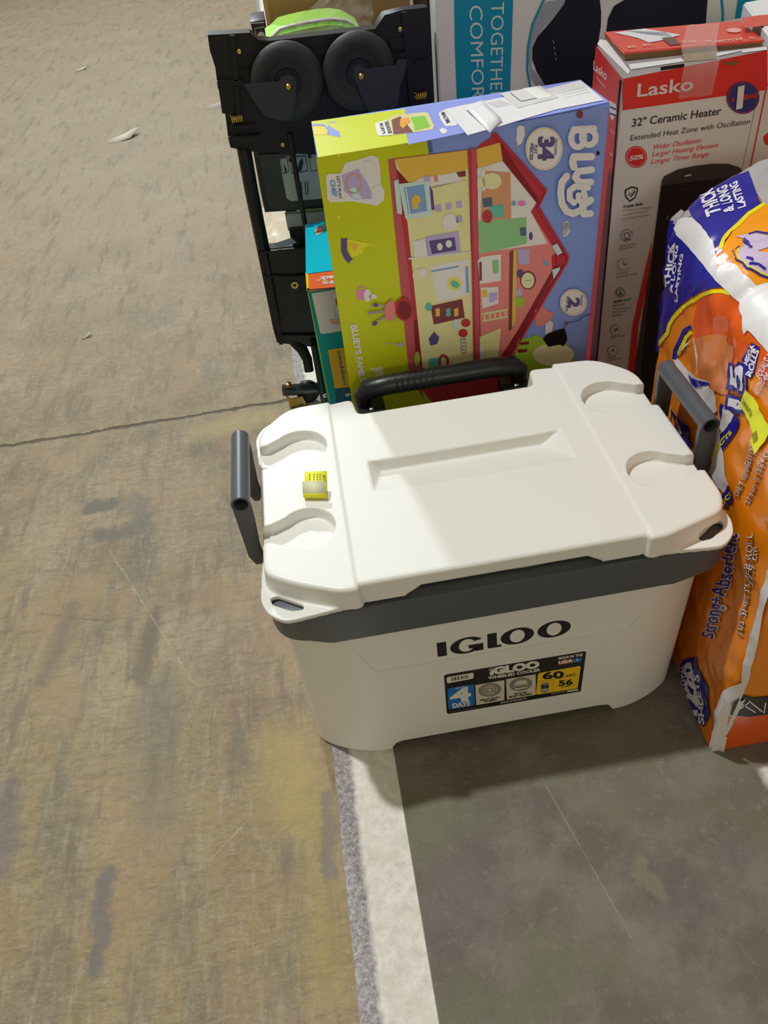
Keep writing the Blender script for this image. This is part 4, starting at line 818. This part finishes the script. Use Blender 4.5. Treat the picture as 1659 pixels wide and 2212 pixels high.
# lime tub under clear wrap
lt = thing('lime_tub', 'lime green plastic tub under clear wrap, in front of the brown carton', 'tub', (-.1, 1.2, 0))
prof = [onY(p, 1.14) for p in pts(Z1, (440, 275), (480, 250), (530, 200), (600, 180), (700, 158), (800, 142), (880, 135), (960, 145), (1010, 170), (1060, 200))]
bm = bmesh.new(); pz = [(p[0], 1.14, p[2]) for p in prof]; pz = pz+[(float(prof[-1][0])+.002, 1.14, 0), (float(prof[0][0])+.002, 1.14, 0)]
add_prism(bm, pz, (0, .17, 0), .008); obj('tub', bm, MF('lime_plastic', (146, 212, 84), f=(.62, .66, .62), rough=.35), lt, 40)
bm = bmesh.new(); add_tube(bm, [(p[0], 1.138, p[2]+.004) for p in prof[1:-1]], .004, 8); obj('rim', bm, tw, lt, 60)
wrap = film.copy(); wrap.name = 'clear_wrap'; wrap.node_tree.nodes['Principled BSDF'].inputs['Alpha'].default_value = .2; wrap.node_tree.nodes['Principled BSDF'].inputs['Roughness'].default_value = .12
bm = bmesh.new(); rnd = random.Random(4)
g = []
for i in range(13):
    r_ = []
    for j in range(9):
        t, s = i/12, j/8; a = np.array(Z1(470, 245))*(1-s)+np.array(Z1(830, -30))*s; b = np.array(Z1(1120, 200))*(1-s)+np.array(Z1(1140, -30))*s
        p = onY(a*(1-t)+b*t, 1.125+.03*s); r_.append(bm.verts.new((p[0]+rnd.uniform(-.003, .003), p[1]+rnd.uniform(-.008, .008), p[2])))
    g.append(r_)
for i in range(12):
    for j in range(8): bm.faces.new((g[i][j], g[i+1][j], g[i+1][j+1], g[i][j+1]))
obj('clear_wrap', bm, wrap, lt, 180)
# ------------------------------------------------------------------ folding platform cart standing on end
ct = thing('folding_cart', 'black folding cart on end, two caster wheels facing out, behind the toy play set carton', 'cart', (-.12, 1.0, 0))
cb = M('black_moulded_plastic', (20, 20, 20), .42, .12, 50, bump=.15, bscale=300, spec=.35); cb2 = M('black_painted_steel', (14, 15, 16), .32, .1, 50, spec=.5); rub = M('grey_rubber_tyre', (40, 41, 42), .62, .08, 90); frk = M('charcoal_fork_plastic', (42, 45, 48), .45, .05, 60); brass = M('brass_bolt', (206, 178, 96), .25, .05, metal=1)
YC = .985
def YP(L_, y=YC, Z=None): return [onY(Z(*p) if Z else p, y) for p in L_]
bm = bmesh.new()
add_prism(bm, YP([(55, 230), (330, 215), (385, 262), (460, 268), (1150, 190), (1210, 100), (1340, 65), (1490, 50), (1503, 160), (1500, 330), (1512, 560), (1528, 760), (1540, 900), (1100, 960), (760, 1010), (345, 990), (205, 965), (190, 900), (170, 745), (150, 740), (130, 600), (118, 540), (105, 440), (70, 330)], Z=Z1), (0, .05, 0), .003)
obj('platform', bm, cb, ct, 40)
for a, b, w_, d in (((215, 225), (262, 780), .012, .012), ((1330, 75), (1385, 700), .012, .012), ((120, 545), (290, 530), .014, .014), ((195, 905), (400, 890), .016, .016), ((200, 820), (370, 810), .008, .012), ((1240, 285), (1330, 275), .018, .014), ((1210, 360), (1340, 350), .012, .014), ((750, 345), (830, 335), .008, .010), ((265, 460), (330, 450), .008, .01), ((1400, 400), (1510, 390), .010, .012)):
    p, q = onY(Z1(*a), YC), onY(Z1(*b), YC); p, q = Vector(p), Vector(q); n = (q-p).normalized().cross(Vector((0, 1, 0)))*w_/2
    bm = bmesh.new(); add_prism(bm, [p+n, q+n, q-n, p-n], (0, -d, 0), .002); obj('stiffening_rib', bm, cb, ct, 40)
for (cx, cy), fk, bolt, nm in (((578, 535), [(290, 552), (520, 532), (540, 505), (580, 492), (618, 502), (634, 535), (632, 640), (615, 740), (600, 775), (545, 790), (430, 762), (385, 700), (345, 640)], (583, 567), 1),
                         ((1042, 470), [(1005, 500), (1010, 450), (1048, 432), (1088, 452), (1120, 447), (1278, 430), (1300, 392), (1355, 392), (1345, 470), (1310, 560), (1298, 690), (1200, 735), (1110, 735), (1060, 640), (1030, 560)], (1057, 500), 2)):
    c = onY(Z1(cx, cy), .945); r = .0815
    bm = bmesh.new(); add_lathe(bm, [(0, -.012), (.020, -.014), (.045, -.010), (.052, -.016), (r-.012, -.017), (r-.003, -.010), (r, 0), (r-.003, .010), (r-.012, .017), (.0, .017)], c, (0, 1, 0), 64)
    wh = obj('caster_wheel', bm, rub, ct, 50)
    bm = bmesh.new(); add_lathe(bm, [(.022, -.016), (.030, -.0165), (.031, -.012), (.022, -.012)], c, (0, 1, 0), 40); obj('hub_ring', bm, cb, wh, 50)
    bm = bmesh.new(); add_prism(bm, YP([q_ for q_ in fk], .918, Z1), (0, .007, 0), .002); 
    f = obj('fork', bm, frk, ct, 35)
    bm = bmesh.new(); bc_ = onY(Z1(*bolt), .917); add_lathe(bm, [(0, -.006), (.004, -.006), (.0075, -.003), (.008, 0), (0, 0)], bc_, (0, 1, 0), 16); obj('bolt', bm, brass, f, 40)
    bm = bmesh.new(); add_box(bm, tuple(np.array(c)+np.array([-.05 if nm == 1 else .02, -.02, -.05])), tuple(np.array(c)+np.array([-.02 if nm == 1 else .05, .045, -.02])), .004); obj('swivel_bracket', bm, cb, ct, 40)
for x, y in ((246, 775), (1442, 625)):
    bm = bmesh.new(); c = Vector(onY(Z1(x, y), YC-.012)); path = [c+Vector((-.013+.026*k/60, .006*math.sin(k*2*math.pi/10), .008*math.cos(k*2*math.pi/10))) for k in range(61)]; add_tube(bm, path, .0015, 6); obj('spring', bm, brass, ct, 60)
for x, y in ((260, 333), (1310, 190), (545, 940)):
    bm = bmesh.new(); add_lathe(bm, [(0, -.005), (.005, -.004), (.006, 0), (0, 0)], onY(Z1(x, y), YC-.002), (0, 1, 0), 14); obj('screw', bm, brass, ct, 40)
bm = bmesh.new(); add_tube(bm, [onY(Z1(290, 960), YC+.01), onY(Z1(340, 1240), YC+.01), onY((565, 520), YC+.01), onY((600, 690), YC+.012)], .017, 16); obj('rail', bm, cb2, ct, 60)
bm = bmesh.new(); add_tube(bm, [onY(Z1(590, 870), YC-.01), onY(Z1(640, 1180), YC-.01), onY(Z1(690, 1460), YC-.01), onY((680, 640), YC-.01)], .0065, 12); obj('inner_rail', bm, cb2, ct, 60)
bm = bmesh.new(); add_tube(bm, [onY(Z1(1400, 800), YC+.03)*1.0, (.11, YC+.03, .20)], .017, 16); obj('rail', bm, cb2, ct, 60)
# instruction panel between the rails
bm = bmesh.new(); add_prism(bm, YP([(350, 980), (900, 940), (960, 1300), (900, 1360), (430, 1395), (400, 1250)], YC+.032, Z1), (0, .05, 0), .012); pn = obj('rear_panel', bm, MF('smoked_plastic', (38, 40, 34), rough=.25), ct, 40)
lw = C_('label_white', (116, 122, 110)); lb = C_('label_dark', (24, 26, 24))
y_ = YC+.0315; qd = [(-.34, y_, .45), (.1, y_, .45), (.1, y_, .85), (-.34, y_, .85)]; P = quadPrint(qd, base=.0005)
P.poly(pts(Z1, (525, 1030), (640, 1000), (800, 975), (840, 1290), (600, 1310), (570, 1290), (545, 1160)), lw, 1)
for x in (530, 585, 710): P.poly(pts(Z1, (x, 1030-(x-530)*.15), (x+(45 if x == 530 else 110), 1020-(x-530)*.17), (x+(55 if x == 530 else 125), 1120-(x-530)*.1), (x+18, 1135-(x-530)*.1)), lb, 2); P.poly(pts(Z1, (x+4, 1036-(x-530)*.15), (x+(41 if x == 530 else 105), 1026-(x-530)*.17), (x+(51 if x == 530 else 120), 1114-(x-530)*.1), (x+21, 1129-(x-530)*.1)), lw, 3)
P.poly(pts(Z1, (650, 1060), (670, 1025), (680, 1060), (665, 1110), (640, 1120)), lb, 4); P.poly(pts(Z1, (552, 1050), (560, 1080), (572, 1110), (558, 1130)), lb, 4); P.poly(pts(Z1, (584, 1032), (602, 1030), (604, 1052), (587, 1054)), lb, 4); P.poly(pts(Z1, (710, 1008), (730, 1005), (732, 1028), (712, 1030)), lb, 4)
for x in (665, 690, 705): P.line(pts(Z1, (x, 1180), (x+6, 1270)), 2, lb, 2)
P.done('instruction_label', pn)
bm = bmesh.new(); add_prism(bm, YP([(560, 1400), (830, 1380), (850, 1480), (700, 1500), (580, 1505)], YC+.04, Z1), (0, .02, 0), .002); obj('label_panel', bm, lw, ct, 40)
bm = bmesh.new(); add_prism(bm, YP([(590, 1500), (700, 1490), (700, 1569), (600, 1569)], YC+.02, Z1), (0, .03, 0), .002); obj('cross_bar', bm, cb, ct, 40)
# lower moulded frame
bm = bmesh.new(); add_prism(bm, YP([(72, 562), (100, 545), (200, 545), (330, 530), (560, 508), (720, 480), (760, 900), (820, 1520), (680, 1530), (470, 1505), (270, 1482), (230, 1340), (160, 1000), (120, 800)], YC-.002, Z2), (0, .04, 0), .003)
lf = obj('lower_frame', bm, cb2, ct, 40)
bm = bmesh.new()
for L_ in ([(135, 790), (140, 808), (560, 815), (740, 790), (740, 775), (400, 800)], [(255, 1385), (260, 1400), (660, 1410), (800, 1400), (800, 1385)], [(130, 560), (160, 560), (330, 1480), (290, 1480)], [(75, 562), (560, 512), (720, 490), (725, 505), (200, 560), (80, 575)]):
    add_prism(bm, YP(L_, YC-.002, Z2), (0, -.010, 0), .001)
obj('frame_ribs', bm, cb2, lf, 40)
flm = M('floor_gap_concrete', (176, 164, 140), .7)
bm = bmesh.new(); add_lathe(bm, [(.004, -.003), (.010, -.003), (.0105, 0), (.004, 0), (.004, -.003)], onY(Z2(445, 900), YC-.003), (0, 1, 0), 24); obj('washer', bm, brass, lf, 40)
bm = bmesh.new(); add_prism(bm, YP([(220, 495), (410, 430), (465, 480), (285, 535)], YC-.004, Z2), (0, -.0008, 0)); obj('grey_sticker', bm, MF('grey_tape', (100, 102, 108), rough=.4), lf, 40)
bm = bmesh.new(); add_tube(bm, [onY(Z2(430, 1460), YC+.01), onY(Z2(520, 1540), YC), onY(Z2(570, 1640), YC-.01), onY(Z2(590, 1760), YC-.02)], [.014, .016, .0145, .0135], 14); obj('curved_grip', bm, M('black_foam', (28, 26, 24), .7), ct, 60)
bm = bmesh.new(); add_tube(bm, [onY(Z2(640, 1500), YC-.03), onY(Z2(745, 2080), YC-.03)], .011, 12); vb_ = obj('push_bar', bm, cb2, ct, 60)
bm = bmesh.new(); add_lathe(bm, [(.003, -.002), (.0065, -.002), (.0065, .001), (.003, .001), (.003, -.002)], onY(Z2(748, 2000), YC-.0425), (0, 1, 0), 20); obj('bolt', bm, M('steel_screw', (200, 200, 196), .25, metal=1), vb_, 40)
ax_ = [Vector(onY(Z2(325, 1950), YC)), Vector(onY(Z2(720, 1925), YC+.01))]
bm = bmesh.new(); add_lathe(bm, [(.014, 0), (.0175, 0), (.0175, (ax_[1]-ax_[0]).length), (.014, (ax_[1]-ax_[0]).length), (.014, 0)], ax_[0], ax_[1]-ax_[0], 24); at = obj('axle_tube', bm, M('dark_gloss_steel', (84, 82, 84), .18, .1, metal=.7), ct, 50)
bm = bmesh.new(); c = Vector(onY(Z2(388, 1900), YC-.012)); add_lathe(bm, [(.010, 0), (.010, .004), (.0, .004)], c, (0, -.3, 1), 6); add_lathe(bm, [(.008, .004), (.008, .012), (.0045, .013), (.0045, .018), (0, .018)], c, (0, -.3, 1), 6); obj('hex_nut', bm, M('copper_nut', (190, 150, 120), .25, metal=1), at, 30)
bm = bmesh.new(); c = onY(Z2(600, 2080), YC+.01); c = np.array([c[0], c[1], .0355]); add_lathe(bm, [(0, -.010), (.024, -.012), (.033, -.011), (.0355, -.004), (.0355, .004), (.033, .011), (.024, .012), (0, .010)], c, (0, 1, 0), 32); w2 = obj('small_wheel', bm, cb, ct, 50)
bm = bmesh.new(); add_prism(bm, YP([(350, 2000), (420, 2040), (520, 2010), (560, 2080), (540, 2150), (420, 2150), (380, 2060)], YC-.012, Z2), (0, .004, 0), .001); obj('wheel_bracket', bm, brass, ct, 35)
# small scraps on the floor
chip = M('pale_scrap', (206, 200, 186), .7, .1, 60)
def scrap(name, label, cat, px, sx, sy, rot, lift, mat=chip):
    c = onZ(px, 0); bm = bmesh.new(); n = 9; rnd = random.Random(px[0]); ring = []
    for k in range(n):
        a = 2*math.pi*k/n; r = 1+rnd.uniform(-.25, .25); x, y = sx*r*math.cos(a), sy*r*math.sin(a)
        ring.append(bm.verts.new((x, y, .001+lift*max(0, x/sx))))
    m = bm.verts.new((0, 0, .0015+lift*.6))
    for k in range(n): bm.faces.new((ring[k], ring[(k+1) % n], m))
    bmesh.ops.rotate(bm, verts=bm.verts, cent=(0, 0, 0), matrix=Matrix.Rotation(rot, 3, 'Z')); 
    o = obj(name, bm, mat, None, 40); o.location = (c[0], c[1], .0004); o.modifiers.new('s', 'SOLIDIFY').thickness = .0008; tag(o, label, cat)
scrap('leaf_scrap', 'large pale dry leaf scrap with an upturned edge on the concrete, upper left', 'scrap', (268, 298), .095, .05, .5, .03)
scrap('leaf_scrap', 'tiny pale scrap on the concrete, highest of the scraps in the upper left', 'scrap', (176, 150), .05, .03, .2, .012)
scrap('leaf_scrap', 'small pale scrap on the concrete just behind the floor joint, left side', 'scrap', (187, 729), .022, .008, .6, .012)
scrap('plastic_scrap', 'crumpled clear plastic scrap on the concrete left of the folding cart', 'scrap', (468, 230), .09, .05, .1, .03, wrap)
c = onZ((598, 490), 0); bm = bmesh.new(); rnd = random.Random(8)
g = [[bm.verts.new((-.09+.18*i/8, -.22+.44*j/8, abs(rnd.gauss(0, .012))+.001)) for j in range(9)] for i in range(9)]
for i in range(8):
    for j in range(8): bm.faces.new((g[i][j], g[i+1][j], g[i+1][j+1], g[i][j+1]))
o = obj('plastic_bag', bm, M('milky_plastic', (216, 204, 180), .2, .04), None, 180); o.location = (c[0], c[1], .0005); tag(o, 'crumpled milky plastic bag lying on the floor behind the folding cart frame', 'plastic bag')
# ------------------------------------------------------------------ bale of paper towels
tb_ = thing('paper_towel_pack', 'big orange and blue plastic wrapped pack of paper towel rolls, right of the cooler', 'paper towels', (.58, 0, 0))
from mathutils import noise as mn
Y0, Y1, RC, WD = -.327, .345, .062, .42
def hts(v): return .715+.02*v
LEN = [.715-RC, math.pi/2*RC, WD-2*RC, math.pi/2*RC, .715-RC]; TOT = sum(LEN)
def core(u, v):
    """u metres round the section from the floor up the left side; v 0 front .. 1 back"""
    vn = v; v = v*(Y1-Y0)/.602; zt = hts(v); hl = zt-RC; s = u; x0 = .357+.043*v; k = (.030+.016*v)/zt
    inset = 0
    e = min(vn, 1-vn)*(Y1-Y0); rr = .022
    if e < rr: inset = rr-math.sqrt(max(0, rr*rr-(rr-max(e, 0))**2))
    if s < LEN[0]: z = s/LEN[0]*hl; x = x0; nx, nz = -1, 0
    elif s < LEN[0]+LEN[1]: a = (s-LEN[0])/RC; z = hl+RC*math.sin(a); x = x0+RC*(1-math.cos(a)); nx, nz = -math.cos(a), math.sin(a)
    elif s < sum(LEN[:3]): z = zt; x = x0+RC+(s-LEN[0]-LEN[1]); nx, nz = 0, 1
    elif s < sum(LEN[:4]): a = (s-sum(LEN[:3]))/RC; z = hl+RC*math.cos(a); x = x0+WD-RC+RC*math.sin(a); nx, nz = math.sin(a), math.cos(a)
    else: z = hl*(1-(s-sum(LEN[:4]))/LEN[4]); x = x0+WD; nx, nz = 1, 0
    y = Y0+(Y1-Y0)*vn; top = max(0, nz); X = x+k*z
    y = Y0+(y-Y0)*min(1, .75+.33*z); d = -inset*.8
    d += -.014*math.exp(-((y-.045)/.018)**2)*min(1, max(0, (z-.45)/.2))*(1 if s < LEN[0]+LEN[1]+.10 else .5)     # between two rolls
    fade = min(1, z/.05)*min(1, e/.03+.2)
    big = mn.noise(Vector((X*4+3, y*5, z*5)))*.006; rid = (1-abs(mn.noise(Vector((X*3+1, y*9+z*7, z*9-y*5+7)))) )**4*.006
    fine = (1-abs(mn.noise(Vector((5+X*8, y*26+z*15, z*22-y*12)))))**5*.003
    d += (big+rid+fine-.004)*fade
    if s < LEN[0] and z > .33 and z < .60: d = min(d, .001)
    P_ = np.array([X+nx*d, y, z+nz*d])
    if top > .5 and v > .80: P_[2] += .030*((v-.80)/.20)**1.5*min(1, max(0, (x-x0-.03)/.12))
    return P_
def TS(u, v):
    p = core(u, v); e = 2e-3; a = core(min(TOT, u+e), v)-core(max(0, u-e), v); b = core(u, min(1, v+e))-core(u, max(0, v-e)); n = np.cross(b, a); l = np.linalg.norm(n)
    return p, (n/l if l > 0 else np.array([0, 0, 1.]))
sgn = TS(.3, .5)[1][0]
if sgn > 0:
    _TS = TS
    def TS(u, v): p, n = _TS(u, v); return p, -n
NU, NV = 170, 74
us = [TOT*i/NU for i in range(NU+1)]; vs_ = [j/NV for j in range(NV+1)]
bm = bmesh.new(); G = [[bm.verts.new(core(u, v)) for v in vs_] for u in us]
for i in range(NU):
    for j in range(NV): bm.faces.new((G[i][j], G[i+1][j], G[i+1][j+1], G[i][j+1]))
bm.faces.new([G[i][0] for i in range(NU+1)]); bm.faces.new([G[i][NV] for i in range(NU, -1, -1)])
orr = M('orange_wrap', (246, 140, 14), .22, .05, 9, coat=.5); wbl = M('royal_blue_wrap', (34, 32, 150), .22, .04, coat=.5); wye = M('yellow_wrap', (240, 222, 10), .22, .03, coat=.5); wwh = M('towel_white', (226, 222, 222), .42, .03, coat=.25, bump=.2, bscale=500); wgr = M('clear_wrap_grey', (176, 170, 172), .2, .04, coat=.5); wor = M('translucent_orange', (226, 132, 72), .25, .05, coat=.5); wli = M('lettering_white_wrap', (232, 228, 240), .3, .02); wdo = M('deep_orange_wrap', (232, 92, 14), .25, .06, 6, coat=.4); wbk = M('black_wrap_ink', (26, 22, 20), .3); wbr = M('brown_outline_ink', (120, 74, 40), .4)
tbody = obj('wrapped_rolls', bm, orr, tb_, 180)
P = Print(TS, grid=[(u, v) for u in us[:int(NU*.62):3] for v in vs_[::3]], cuts=(us, vs_), lift=.0006, base=.0008)
T_ = lambda *a: pts(ZK, *a)
P.emit([(.70, .90), (1.05, .90), (1.05, .985), (.70, .985)], [(0, 1, 2, 3)], wgr, 0)
P.poly(T_((365, 640), (470, 600), (620, 800), (860, 1120), (1050, 1430), (1005, 1445), (900, 1448), (760, 1488), (640, 1555), (500, 1665), (400, 1775), (352, 1880), (330, 1965), (245, 2085), (205, 2220), (195, 2212), (225, 1640), (262, 1580), (306, 1100), (336, 760)), wbl, 1)
P.line(T_((1095, 1520), (1000, 1490), (880, 1495), (770, 1530), (650, 1600), (510, 1710), (420, 1810), (375, 1890), (350, 1990), (268, 2090), (225, 2200)), 8, wye, 2)
P.poly(T_((355, 650), (500, 500), (590, 500), (630, 600), (560, 625), (440, 720), (420, 740)), wgr, 2)
P.poly(T_((430, 745), (455, 650), (560, 615), (640, 620), (720, 690), (810, 800), (880, 905), (925, 1060), (935, 1250), (1010, 1440), (850, 1270), (600, 960)), wwh, 3)
P.poly(T_((595, 505), (720, 325), (860, 240), (980, 185), (1240, 90), (1312, 60), (1340, 130), (1362, 200), (1410, 330), (1440, 410), (1480, 455), (1300, 575), (1120, 755), (1000, 890), (965, 960), (932, 1060), (885, 890), (700, 665), (630, 590)), wbl, 2)
P.poly(T_((1310, 60), (1420, 20), (1600, 60), (1600, 520), (1480, 455), (1410, 330), (1362, 200)), wgr, 2)
P.poly(T_((1490, 455), (1560, 470), (1700, 600), (1700, 1500), (1540, 1400), (1400, 1430), (1250, 1290), (1160, 1200), (1090, 1110), (1000, 990), (1030, 930), (1140, 770), (1320, 590)), M('amber_wrap', (248, 156, 6), .22, .03, coat=.5), 3)
P.line(T_((1500, 450), (1310, 575), (1130, 750), (1010, 885), (980, 985)), 8, wye, 4)
P.poly(T_((960, 975), (1015, 1000), (1140, 1180), (1060, 1160), (960, 1205), (935, 1240), (928, 1080)), wor, 3)
P.poly(T_((938, 1255), (960, 1205), (1080, 1160), (1150, 1175), (1250, 1290), (1400, 1435), (1540, 1400), (1700, 1500), (1700, 2350), (1500, 2150), (1320, 1960), (1275, 2005), (1250, 1800), (1220, 1650), (1100, 1530), (1005, 1435)), wwh, 4)
for (a, b, up, t_) in (((975, 568), (880, 272), (-150, 50), 'THICK'), ((1132, 540), (1048, 225), (-115, 32), '& LONG'), ((1272, 492), (1172, 180), (-88, 28), 'LASTING'), ((372, 1440), (440, 900), (-36, -5), 'THICK'), ((425, 1512), (490, 940), (-35, -6), '& LONG'), ((485, 1612), (552, 1045), (-36, -6), 'LASTING')):
    P.text(t_, ZK(*a), ZK(*b), (up[0]/5.53, up[1]/5.53), wli, 4, .035)
lil = M('lilac_ribbon', (206, 186, 214), .3); 
P.poly(T_((1150, 852), (1380, 808), (1560, 850), (1560, 975), (1310, 985), (1235, 950), (1262, 890)), lil, 5); P.line(T_((1300, 825), (1400, 795), (1560, 820)), 4, wbl, 6); P.line(T_((1240, 905), (1340, 985), (1300, 985)), 5, wbl, 6)
P.poly(T_((1205, 985), (1370, 1005), (1600, 1100), (1600, 1350), (1420, 1300), (1240, 1200), (1180, 1090)), lil, 5); P.line(T_((1205, 975), (1145, 1030), (1165, 1130), (1300, 1235), (1440, 1310), (1600, 1370)), 4, wbl, 6); P.line(T_((1225, 985), (1172, 1040), (1190, 1120), (1310, 1215), (1450, 1290), (1600, 1345)), 3, wye, 6)
P.line(T_((1290, 1115), (1360, 1140)), 5, wbl, 7); P.line(T_((1320, 1180), (1420, 1190), (1500, 1250)), 5, wbl, 7)
# side panel below
Gp = lambda *a: pts(ZG, *a); Lp = lambda *a: pts(ZL, *a); Hp = lambda *a: pts(ZH, *a)
P.poly(Gp((1030, 640), (1300, 600), (1420, 780), (1440, 960), (1500, 980), (1700, 1150), (1700, 1500), (1400, 1250), (1310, 1500), (1080, 1380), (1030, 1150), (990, 900)), wdo, 1); P.poly(Gp((1000, 1050), (1200, 1000), (1360, 1120), (1380, 1300), (1310, 1550), (1180, 1460), (1060, 1380), (1030, 1180)), wor, 2)
P.line(Gp((985, 940), (925, 970), (880, 1070), (840, 1150), (830, 1230)), 9, wbl, 4); P.line(Gp((985, 985), (935, 1030), (900, 1110), (862, 1190)), 8, wye, 3)
P.poly(Gp((1000, 1045), (935, 1090), (880, 1160), (850, 1215), (950, 1330), (1050, 1400), (1180, 1510), (1215, 1690), (1160, 1760), (960, 1500), (850, 1300), (820, 1240), (900, 1130), (1005, 1040), (1040, 1200), (1035, 1330)), wwh, 3)
P.poly(Gp((960, 1370), (1000, 1400), (1060, 1480), (1020, 1480)), wbl, 5)
P.poly(Gp((780, 1640), (850, 1740), (900, 1790), (960, 1830), (990, 2000), (960, 2040), (860, 1840)), wbl, 5); P.line(Gp((805, 1650), (790, 1760)), 3, wye, 6); P.line(Gp((850, 1760), (900, 1900)), 5, wwh, 6)
P.text('15', ZL(800, 830), ZL(862, 150), (-230/6.145, -60/6.145), wbl, 4, .10); P.text('15', ZL(775, 770), ZL(828, 190), (-180/6.145, -50/6.145), wli, 5, .03)
P.poly(Lp((768, 100), (840, -10), (900, -120), (1010, -60), (972, 130), (880, 385), (815, 235)), wbl, 3); P.text('MEGA', ZL(840, 190), ZL(950, -80), (-52/6.145, -28/6.145), wli, 4, .05); P.text('ROLLS', ZL(885, 345), ZL(1010, -10), (-62/6.145, -35/6.145), wli, 4, .05)
P.text('EQUALS 38', ZL(1010, 375), ZL(1250, 60), (-50/6.145, -70/6.145), wli, 3, .02); P.text('REGULAR', ZL(975, 580), ZL(1150, 330), (-45/6.145, -70/6.145), wli, 3, .02)
P.poly(Lp((680, 790), (725, 850), (733, 940), (730, 1005), (640, 1155), (520, 1300), (485, 1245), (485, 1095), (615, 945), (672, 850)), wbl, 3); P.text('SELECTS', ZL(350, 1450), ZL(650, 1075), (-28/6.145, -40/6.145), wye, 4, .05)
P.poly(Lp((540, 720), (600, 760), (668, 832), (618, 940), (485, 1092), (480, 950)), wwh, 3); P.poly(Lp((485, 680), (540, 720), (485, 940), (470, 800)), wbl, 3); P.poly(Lp((330, 1600), (400, 1270), (440, 1000), (480, 1100), (480, 1240), (520, 1330), (545, 1640), (590, 1760), (520, 1880), (420, 1750)), wwh, 2)
P.poly(Lp((515, 1890), (580, 1770), (640, 1870), (660, 1960), (560, 2060), (505, 2010)), wbl, 3); P.text('SELECT', ZL(440, 2120), ZL(655, 1890), (-25/6.145, -45/6.145), wye, 4, .05)
for t_, a, b, up in (('ONLY 103 SHEETS PER', (735, 1920), (990, 1240), (-58, -32)), ('27.9 cm X 15.24 cm', (880, 2030), (1190, 1300), (-62, -35))):
    A_, B_, U_ = ZL(*a), ZL(*b), (up[0]/6.145, up[1]/6.145); P.text(t_, A_, B_, U_, wbr, 4, .05); P.text(t_, A_, B_, U_, wli, 5, .0)
for t_, a, b, up in (('103 SHEETS PER ROLL', (578, 1295), (640, 700), (-44, -14)), ('27.9 cm', (645, 1010), (668, 780), (-34, -10))):
    A_, B_, U_ = ZH(*a), ZH(*b), (up[0]/2.765*.8, up[1]/2.765*.8); P.text(t_, A_, B_, U_, wbr, 4, .04); P.text(t_, A_, B_, U_, wli, 5, -.005)
A_, B_, U_ = ZH(392, 1330), ZH(545, 700), (-58/2.765, -20/2.765); P.text('Strong+Absorbent', A_, B_, U_, wli, 3, .07); P.text('Strong+Absorbent', A_, B_, U_, wbl, 4, .02)
P.poly(Hp((195, 1480), (225, 1450), (262, 1435), (300, 1490), (365, 1620), (372, 1750), (338, 1855), (290, 1800), (235, 1700), (200, 1620)), wbl, 3)
P.text('1220', ZH(298, 1790), ZH(272, 1465), (-56/2.765, -4/2.765), wli, 4, .06); P.text('SHEETS', ZH(345, 1840), ZH(312, 1540), (-34/2.765, -6/2.765), wli, 4, .04); P.text('TOTAL', ZH(232, 1640), ZH(222, 1480), (-24/2.765, 0), wli, 4, .04)
P.poly(Hp((175, 1700), (200, 1640), (360, 1960), (440, 1640), (470, 1650), (400, 2020), (360, 2010)), wdo, 2)
P.poly(Hp((365, 2008), (400, 1860), (430, 1700), (455, 1645), (560, 1580), (590, 1420), (640, 1250), (716, 960), (760, 800), (800, 820), (760, 1000), (660, 1340), (600, 1560), (545, 1690), (490, 1700), (455, 1900), (440, 2008)), wwh, 5)
# price tag
P.poly(Lp((845, 490), (950, 600), (1045, 780), (1100, 900), (1180, 1000), (1100, 1185), (960, 1362), (905, 1190), (942, 1110), (870, 900), (760, 700)), M('neon_yellow_tag', (240, 244, 20), .4, .02), 7)
for k in range(11): P.line(Lp((815+12*k, 600+20*k), (790+12*k+(k % 3)*3, 668+20*k)), 1.3 if k % 2 else .8, MATS['faded_ink'], 8)
for k in range(4): P.line(Lp((990-18*k, 1040+14*k), (1010-18*k, 1180+14*k)), 1.6, MATS['faded_ink'], 8)
P.done('wrap_print', tb_)
q = [(.357, Y0-.0008, 0), (.777, Y0-.0008, 0), (.80, Y0-.0008, .70), (.385, Y0-.0008, .70)]
P = quadPrint(q, base=.0008)
P.poly(Hp((410, 2014), (440, 1900), (470, 1790), (716, 1750), (900, 1700), (900, 2030), (500, 2010)), wdo, 1)
P.poly(Hp((375, 2008), (392, 1900), (425, 1745), (475, 1700), (490, 1720), (460, 1900), (432, 2014)), wwh, 3)
P.poly(Hp((505, 1710), (560, 1655), (640, 1672), (760, 1660), (760, 1765), (600, 1788), (490, 1775)), wbk, 2)
for a, b in (((530, 1750), (600, 1700)), ((545, 1700), (640, 1760)), ((600, 1690), (680, 1755)), ((690, 1765), (700, 1700))): P.line(Hp(a, b), 2.6, wli, 3)
P.done('front_print', tb_)
